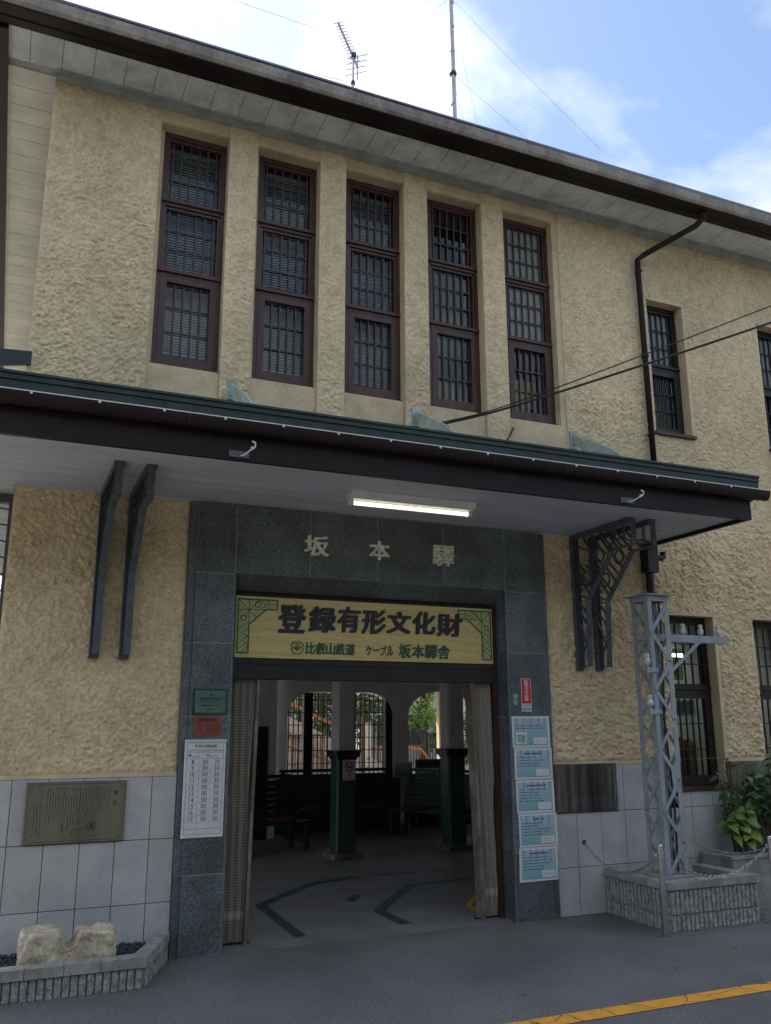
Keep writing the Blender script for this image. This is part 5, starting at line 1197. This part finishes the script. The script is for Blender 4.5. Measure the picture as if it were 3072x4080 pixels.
# ------------------------------------------------------------------ chrome posts and chains
def post(x, y, label):
    t_ = thing('chrome_post', (x, y, 0), label, 'post', 'chrome chain posts')
    mk('tube', MB().lathe((x,y,0), [(0.0235,0),(0.0235,0.735),(0.019,0.745)], 20), 'steel_shiny', t_, False)
    mk('collar', MB().lathe((x,y,0.665), [(0.0255,0),(0.0255,0.02)], 20), 'steel_shiny', t_)
    for s in (-1, 1): mk('eye', MB().ring((x+s*0.035,y,0.655), 0.016, 0.004, 'y', 12, 5), 'steel_shiny', t_)
    return t_
post(5.43, -1.01, 'chrome chain post in front of the block planter'); post(6.76, -0.97, 'chrome chain post at the right edge of the picture')
LINK = MB()
for i in range(12):
    pass
def chain(p, q, sag, label):
    m_ = MB(); p = Vector(p); q = Vector(q); n_ = int((p-q).length*1.05/0.030)
    pts = []
    for i in range(n_+1):
        t = i/n_; v = p.lerp(q, t); v.z -= sag*4*t*(1-t); pts.append(v)
    for i in range(n_):
        a, b_ = pts[i], pts[i+1]; d = (b_-a).normalized(); c = (a+b_)/2; s = d.cross(Vector((0,0,1))).normalized(); u = s.cross(d)
        sd_ = s if i % 2 else u; path = []
        for k in range(8):
            an = 2*math.pi*k/8; path.append(c+d*math.cos(an)*0.021+sd_*math.sin(an)*0.010)
        m_.tube(path+[path[0]], 0.0032, 4, False)
    tag(mk('chain', m_, 'galvanised'), label, 'chain', 'chains round the pylon planter')
chain((5.34,-0.03,0.65), (5.40,-1.01,0.655), 0.20, 'steel chain from the tiled wall to the chrome post')
mk('chain_anchor', MB().ring((5.34,-0.032,0.655),0.016,0.005,'x',12,5).box(5.32,5.36,-0.03,-0.0205,0.635,0.675), 'steel_dark', ST)
chain((5.465,-1.01,0.655), (6.725,-0.97,0.655), 0.22, 'steel chain hanging between the two chrome posts')
chain((6.28,-0.35,0.70), (6.75,-0.94,0.64), 0.10, 'steel chain from behind the pylon to the right chrome post')

# ------------------------------------------------------------------ cables across the facade
def sagline(pts, r_, mat, name, label, cat='cable'):
    P_ = []
    V = [Vector(p) for p in pts]
    for i in range(len(V)-1):
        p0 = V[max(i-1,0)]; p1, p2 = V[i], V[i+1]; p3 = V[min(i+2,len(V)-1)]
        for k in range(6):
            t = k/6; P_.append(0.5*((2*p1)+(p2-p0)*t+(2*p0-5*p1+4*p2-p3)*t*t+(3*p1-p0-3*p2+p3)*t**3))
    P_.append(V[-1]); return tag(mk(name, MB().tube(P_, r_, 6), mat), label, cat)
sagline([(3.66,-0.35,4.62),(4.12,-0.85,4.69),(5.25,-1.5,5.14),(6.40,-2.0,5.64),(8.2,-2.6,6.45)], 0.006, 'cable', 'overhead_cable', 'thin upper cable sloping up to the right across the facade')
sagline([(3.66,-0.35,4.60),(4.12,-0.85,4.665),(5.22,-1.5,5.03),(6.37,-2.0,5.46),(8.2,-2.6,6.2)], 0.011, 'cable', 'overhead_cable', 'thick lower cable sloping up to the right across the facade')
sagline([(3.66,-0.35,4.62),(3.78,-0.34,4.60),(3.76,-0.30,4.52),(3.74,-0.20,4.45),(3.70,-0.05,4.42)], 0.010, 'cable', 'cable_loop', 'short cable loop at the middle canopy stay')
sagline([(4.72,-0.03,4.82),(4.62,-0.06,4.66),(4.48,-0.10,4.52),(4.36,-0.2,4.44),(4.25,-0.4,4.25)], 0.009, 'cable', 'wall_cable', 'cable hanging from the pilaster to the canopy roof')

# ------------------------------------------------------------------ roof antenna and guyed mast
K = (5.0+7.49)/(2.5+7.49)
def ap(x, z, yv=5.0):
    k = (yv+7.49)/9.99; return Vector((x*k, yv, 1.79+(z-1.79)*k))
an = thing('roof_antenna', tuple(ap(3.85,9.2)), 'small roof aerial with many short rods on a thin pole', 'antenna')
pb, pt_ = ap(3.85,8.6), ap(3.85,11.25)
mk('pole', MB().tube([pb, pt_], 0.022, 8), 'antenna', an)
zc = pt_.z-0.05; bA = Vector((4.30,4.45,zc+0.02)); bB = Vector((5.00,5.25,zc-0.02))
bA = Vector((3.442*K/1.0, (2.02+7.49)*K-7.49, zc)); bB = Vector((4.00*K, (2.70+7.49)*K-7.49, zc))
mk('boom', MB().bar(bA, bB, 0.03, 0.03), 'antenna', an)
dB = (bB-bA); sB = dB.cross(Vector((0,0,1))).normalized()
for k in range(14):
    t = k/13*0.86; c = bA+dB*t; h = 0.085+0.01*t; mk('director_rod', MB().tube([c-sB*h, c+sB*h], 0.007, 5), 'antenna', an)
for k in range(4):
    c = bA+dB*(0.9+0.03*k)+Vector((0,0,-0.22+0.15*k)); mk('reflector_rod', MB().tube([c-sB*0.20, c+sB*0.20], 0.008, 5), 'antenna', an)
mk('reflector_post', MB().tube([bB+Vector((0,0,-0.26)), bB+Vector((0,0,0.26))], 0.012, 6), 'antenna', an)
mk('clamp', MB().bar(pt_-Vector((0,0,0.10)), pt_, 0.09, 0.07), 'ink', an)
mk('guy_ring', MB().lathe(ap(3.85,10.74), [(0.04,-0.03),(0.04,0.03)], 10), 'ink', an)
ms = thing('radio_mast', tuple(ap(5.5,9.2)), 'tall slim white guyed mast on the roof', 'mast')
mk('pole', MB().tube([ap(5.505,8.4), ap(5.49,11.44), ap(5.465,13.6)], [0.055,0.05,0.046], 12), 'mast', ms)
mk('guy_collar', MB().lathe(ap(5.49,11.44), [(0.06,-0.05),(0.075,0.0),(0.06,0.05)], 12), 'ink', ms)
for z in (10.9, 11.85, 12.3, 12.75): mk('pole_clip', MB().lathe(ap(5.485,z), [(0.056,-0.02),(0.056,0.02)], 10), 'antenna', ms)
GW = [((5.49,11.44),(1.9,11.50,5.0),'long level guy wire from the mast collar to the left'),((5.49,11.42),(4.65,10.75,5.0),'guy wire from the mast collar down left to the roof'),((5.49,11.44),(8.2,9.9,5.0),'guy wire from the mast collar down to the right'),((5.49,11.35),(5.72,10.4,5.0),'steep guy wire from the mast collar to the roof'),
      ((5.47,12.85),(3.87,10.72,5.0),'guy wire from the mast top down to the aerial pole'),((5.47,12.85),(8.2,10.9,5.0),'guy wire from the mast top down to the far right'),((5.47,12.80),(5.95,10.4,5.0),'steep guy wire from the mast top to the roof'),((5.47,12.80),(0.6,12.15,5.0),'guy wire from the mast top out to the upper left')]
for (a, b_), (c, d, yv), lab in GW:
    p, q = ap(a, b_), ap(c, d); tag(mk('guy_wire', MB().tube([p, (p+q)/2-Vector((0,0,0.03)), q], 0.0032, 5), 'wire_thin'), lab, 'wire', 'guy wires on the roof')
tag(mk('guy_wire', MB().tube([ap(3.85,10.74), ap(3.3,10.70)], 0.005, 5), 'wire_thin'), 'short guy wire left of the aerial pole', 'wire', 'guy wires on the roof')
tag(mk('guy_wire', MB().tube([ap(3.85,10.74), ap(4.15,10.45)], 0.005, 5), 'wire_thin'), 'short guy wire right of the aerial pole', 'wire', 'guy wires on the roof')

# ------------------------------------------------------------------ yard behind the hall
yd = mk('platform_yard', B(-6, 30, 7.3, 40, 0.0, 0.55), 'yard'); struct(yd)
brf = thing('platform_roof', (6.5,8.2,0), 'platform roof with a cream post behind the station hall', 'roof')
mk('roof_slab', B(2.5,12,7.25,9.4,2.75,2.85), 'room_dark', brf); mk('post', B(8.15,8.27,8.6,8.72,0.55,2.75), 'plaster', brf); mk('beam', B(7.0,10,8.6,8.72,2.55,2.74), 'plinth_stone', brf)
def stair_rail(name, p, q, h, n_, barmat, railmat, label, railh=None):
    t_ = thing(name, tuple(Vector(p)), label, 'railing', 'railings in the yard'); p = Vector(p); q = Vector(q)
    for k in range(n_):
        c = p.lerp(q, k/(n_-1)); mk('baluster', MB().bar(c, c+Vector((0,0,h)), 0.02, 0.02, upv=(0,1,0)), barmat, t_)
    mk('top_rail', MB().bar(p+Vector((0,0,h)), q+Vector((0,0,h)), 0.04, 0.04), barmat, t_)
    if railmat: mk('handrail', MB().tube([p+Vector((0,-0.06,railh)), q+Vector((0,-0.06,railh))], 0.028, 8), railmat, t_)
stair_rail('stair_railing', (5.3,11.0,2.12), (7.95,11.0,0.88), 0.85, 40, 'fence_dark', 'orange_rail', 'dark stair railing with orange handrail rising to the left behind the grille', 0.30)
ssl = thing('stair_flight', (6.6,11.3,0.55), 'concrete stair flight rising to the left behind the hall window', 'stairs')
mk('stringer', MB().extr([(5.2,2.17),(8.05,0.84),(8.05,0.55),(7.6,0.55),(5.2,1.93)], 'y', 10.9, 11.0).extr([(5.2,2.0),(7.8,0.76),(7.8,0.55),(5.2,0.55)], 'y', 11.02, 12.0), 'yard', ssl)
stair_rail('fence', (4.4,10.2,0.56), (6.35,10.2,0.56), 0.98, 26, 'fence_brown', None, 'red brown fence of upright bars at the foot of the stairs')
stair_rail('stair_railing', (4.4,10.5,1.35), (6.5,10.5,0.65), 0.02, 12, 'yard', 'orange_rail', 'pale stair edge with low orange handrail behind the fence', 0.35)
stair_rail('stair_railing', (8.5,11.0,0.78), (9.05,11.0,0.76), 0.85, 9, 'fence_dark', None, 'level dark railing behind the right arch')
stair_rail('stair_railing', (9.05,11.0,0.76), (9.55,11.0,0.40), 0.80, 8, 'fence_dark', None, 'sloping dark railing behind the right arch')
tag(mk('orange_handrail', MB().tube([(8.5,10.9,1.24),(8.85,10.9,1.20),(9.1,10.9,0.92)],0.03,8), 'orange_rail'), 'short orange handrail behind the right arch', 'railing')
tag(mk('barrier_pole', MB().tube([(6.35,10.8,1.50),(6.75,10.8,0.75)],0.028,8), 'white_paint'), 'white barrier pole leaning in front of the stairs', 'pole')
yb2 = thing('yellow_bollard', (5.1,9.7,0.55), 'yellow bollard at the left edge of the hall window', 'bollard'); mk('tube', MB().lathe((5.12,9.7,0.55),[(0.07,0),(0.07,0.52),(0.05,0.56)],14), 'paint_yellow', yb2)
struct(mk('yard_marking', B(4.6,7.2,9.9,10.0,0.551,0.555), 'paint_yellow'))
vsn = thing('vertical_sign', (6.98,10.4,0.6), 'pale vertical notice board beside the right post of the grille window', 'sign'); mk('panel', B(7.28,7.42,10.4,10.44,0.9,1.78), 'paper', vsn); mk('post', B(7.22,7.28,10.42,10.48,0.55,1.9), 'fence_brown', vsn); mk('lettering', text_mb(MB(),'の',7.31,7.40,1.0,1.09,10.398,0.002,0.01), 'ink', vsn)
hs = thing('pale_house', (11,16,0.55), 'pale grey house with dark windows behind the right arch', 'house')
mk('wall', B(9.0,15.5,15.0,20,0.55,3.6), 'house_wall', hs); mk('roof', MB().extr([(14.4,3.6),(20.6,3.6),(17.5,5.2)], 'x', 8.6, 15.9), 'roof_slate', hs)
for x in (9.5, 10.4, 11.3, 12.2): wi = mk('window', B(x,x+0.55,14.97,14.999,1.2,2.0), 'fence_dark', hs); mk('frame', B(x-0.04,x,14.96,14.998,1.16,2.04).box(x+0.55,x+0.59,14.96,14.998,1.16,2.04).box(x,x+0.55,14.96,14.998,2.0,2.04), 'white_paint', wi)
def tree(name, x, y, z0, h, rad, nl, mat, label, ls=0.16, low=0.25):
    t_ = thing(name, (x, y, z0), label, 'tree', 'trees behind the station'); tk = MB().tube([(x,y,z0),(x+0.05,y,z0+h*.35),(x-0.08,y+0.05,z0+h*.7),(x,y,z0+h*.9)], [0.16,0.12,0.07,0.03], 8)
    cl = []
    for k in range(22):
        a = random.uniform(0,6.28); f = random.uniform(low,1.0); rr = rad*math.sin(math.pi*min(1,(f-low)/(1.05-low)*0.85+0.15))*random.uniform(.45,1)
        c = Vector((x+math.cos(a)*rr, y+math.sin(a)*rr, z0+h*f)); cl.append(c); tk.tube([(x,y,z0+h*f*0.75), (Vector((x,y,z0+h*f*.8))+c)/2, c], [0.04,0.025,0.01], 5)
    lf = MB()
    for k in range(nl):
        c = random.choice(cl); v = Vector((random.gauss(0,1),random.gauss(0,1),random.gauss(0,.7)))*rad*0.22; p = c+v
        d = Vector((random.gauss(0,1),random.gauss(0,1),random.gauss(0,.6))).normalized(); s = d.cross(Vector((random.gauss(0,1),random.gauss(0,1),random.gauss(0,1)))).normalized(); l = ls*random.uniform(.6,1.3)
        lf.add([p, p+d*l*.5+s*l*.3, p+d*l, p+d*l*.5-s*l*.3], [(0,1,2,3)])
    mk('trunk', tk, 'bark', t_); o = mk('crown', lf, mat, t_); o['kind'] = 'stuff'
tree('broadleaf_tree', 7.0, 14.0, 0.5, 5.5, 2.0, 4200, 'leaf_tree', 'dark green tree in the middle behind the grille window', low=0.15)
tree('broadleaf_tree', 8.2, 14.2, 0.5, 5.0, 1.3, 3600, 'leaf_tree', 'leafy tree right of the middle behind the grille window', low=0.1)
tree('broadleaf_tree', 4.9, 15.0, 0.5, 6.0, 2.2, 3600, 'leaf_tree', 'tree at the left behind the stairs', low=0.2)
tree('young_maple', 9.75, 12.6, 0.5, 2.3, 0.7, 900, 'leaf_bright', 'bright green young tree behind the right arch', 0.11, low=0.5)
tree('broadleaf_tree', 11.3, 13.9, 0.5, 1.6, 0.7, 1300, 'leaf_tree', 'low dark bush in front of the pale house', 0.11, low=0.1)
tree('broadleaf_tree', -3.2, 14.0, 0.0, 9.5, 2.6, 4200, 'leaf_tree', 'tree beyond the left flank of the station', low=0.2)
hill = MB(); hx = np.linspace(-60, 80, 40)
for j in range(2):
    pass
hb_ = MB()
for i in range(39):
    za = 6+2.5*math.sin(hx[i]*0.11)+1.2*math.sin(hx[i]*0.37); zb2 = 6+2.5*math.sin(hx[i+1]*0.11)+1.2*math.sin(hx[i+1]*0.37)
    hb_.add([(hx[i],38,0),(hx[i+1],38,0),(hx[i+1],46,zb2),(hx[i],46,za),(hx[i+1],60,zb2+1),(hx[i],60,za+1)], [(0,1,2,3),(3,2,4,5)])
pm('hill_green', (0.06, 0.10, 0.035), 0.9, 0.4, 1.5, bump=1.0, bscale=3, fine=0.4, fscale=6)
struct(mk('hillside', hb_, 'hill_green'))

# ------------------------------------------------------------------ wooded slope across the road, opposite the station
wdm = MB()
for k in range(5200):
    x = random.uniform(-34, 46); t = random.random(); top = 11.0+2.0*math.sin(x*0.35)+1.3*math.sin(x*0.93+1)
    z = top*t**0.8; y = -17.5-2.5*t-random.uniform(0, 2.5)
    d = Vector((random.gauss(0,1),random.gauss(0,1),random.gauss(0,1))).normalized(); e_ = d.cross(Vector((random.gauss(0,1),random.gauss(0,1),random.gauss(0,1)))).normalized(); l = random.uniform(0.5,1.0); p = Vector((x,y,z))
    wdm.add([p, p+d*l*.5+e_*l*.4, p+d*l, p+d*l*.5-e_*l*.4], [(0,1,2,3)])
tag(mk('wooded_slope', wdm, 'leaf_wood'), 'dense green wood on the slope across the road from the station', 'wood', kind='stuff')
sl = MB()
for i in range(20): 
    xa, xb = -40+i*4.5, -40+(i+1)*4.5; sl.add([(xa,-20.5,0),(xb,-20.5,0),(xb,-24,9.5),(xa,-24,9.5),(xb,-40,12),(xa,-40,12)], [(0,1,2,3),(3,2,4,5)])
struct(mk('slope', sl, 'hill_green'))

# ------------------------------------------------------------------ grit gathered at the foot of the walls
gt_ = MB()
def grit(xa, ya, xb, yb, n_, sp):
    for k in range(n_):
        t = random.random(); x = xa+(xb-xa)*t+random.gauss(0, sp*0.3); y = ya+(yb-ya)*t-abs(random.gauss(0, sp)); r_ = random.uniform(0.003, 0.010); a = random.uniform(0, 3)
        gt_.add([(x+r_*math.cos(a+q*2.094), y+r_*math.sin(a+q*2.094), 0.001) for q in range(3)]+[(x, y, r_*random.uniform(.5,.9))], [(0,1,3),(1,2,3),(2,0,3)])
grit(1.38,-0.07,1.80,-0.07,90,0.05); grit(4.53,-0.07,5.55,-0.03,260,0.06); grit(-0.4,-0.73,1.09,-0.73,260,0.06); grit(1.1,-0.70,1.36,-0.07,120,0.05); grit(5.57,-0.93,6.62,-0.93,280,0.06); grit(5.55,-0.05,5.55,-0.90,120,0.04); grit(1.8,-0.03,4.5,-0.03,160,0.10)
for k in range(500):
    x, y, r_, a = random.uniform(-0.5,7.5), random.uniform(-2.8,-0.3), random.uniform(0.003,0.008), random.uniform(0,3)
    gt_.add([(x+r_*math.cos(a+q*2.094), y+r_*math.sin(a+q*2.094), 0.001) for q in range(3)]+[(x, y, r_*0.7)], [(0,1,3),(1,2,3),(2,0,3)])
tag(mk('grit', gt_, 'plinth_stone'), 'loose grit lying on the asphalt and along the wall foot', 'grit', kind='stuff')

# ------------------------------------------------------------------ small things on the ground
for (x, y, c_, lab) in ((4.80,-1.83,'plinth_stone','small brown dead leaf lying on the asphalt'),(5.66,-1.55,'fallen_leaf','tiny yellow leaf on the asphalt near the chrome post'),(3.40,-1.94,'grout_dark','dark scrap lying on the asphalt')):
    m_ = MB(); leaf(m_, (x,y,0.012), (1,0.4,0.15), 0.05, 0.03, droop=0.3); tag(mk('fallen_leaf', m_, c_), lab, 'leaf', 'litter on the asphalt')
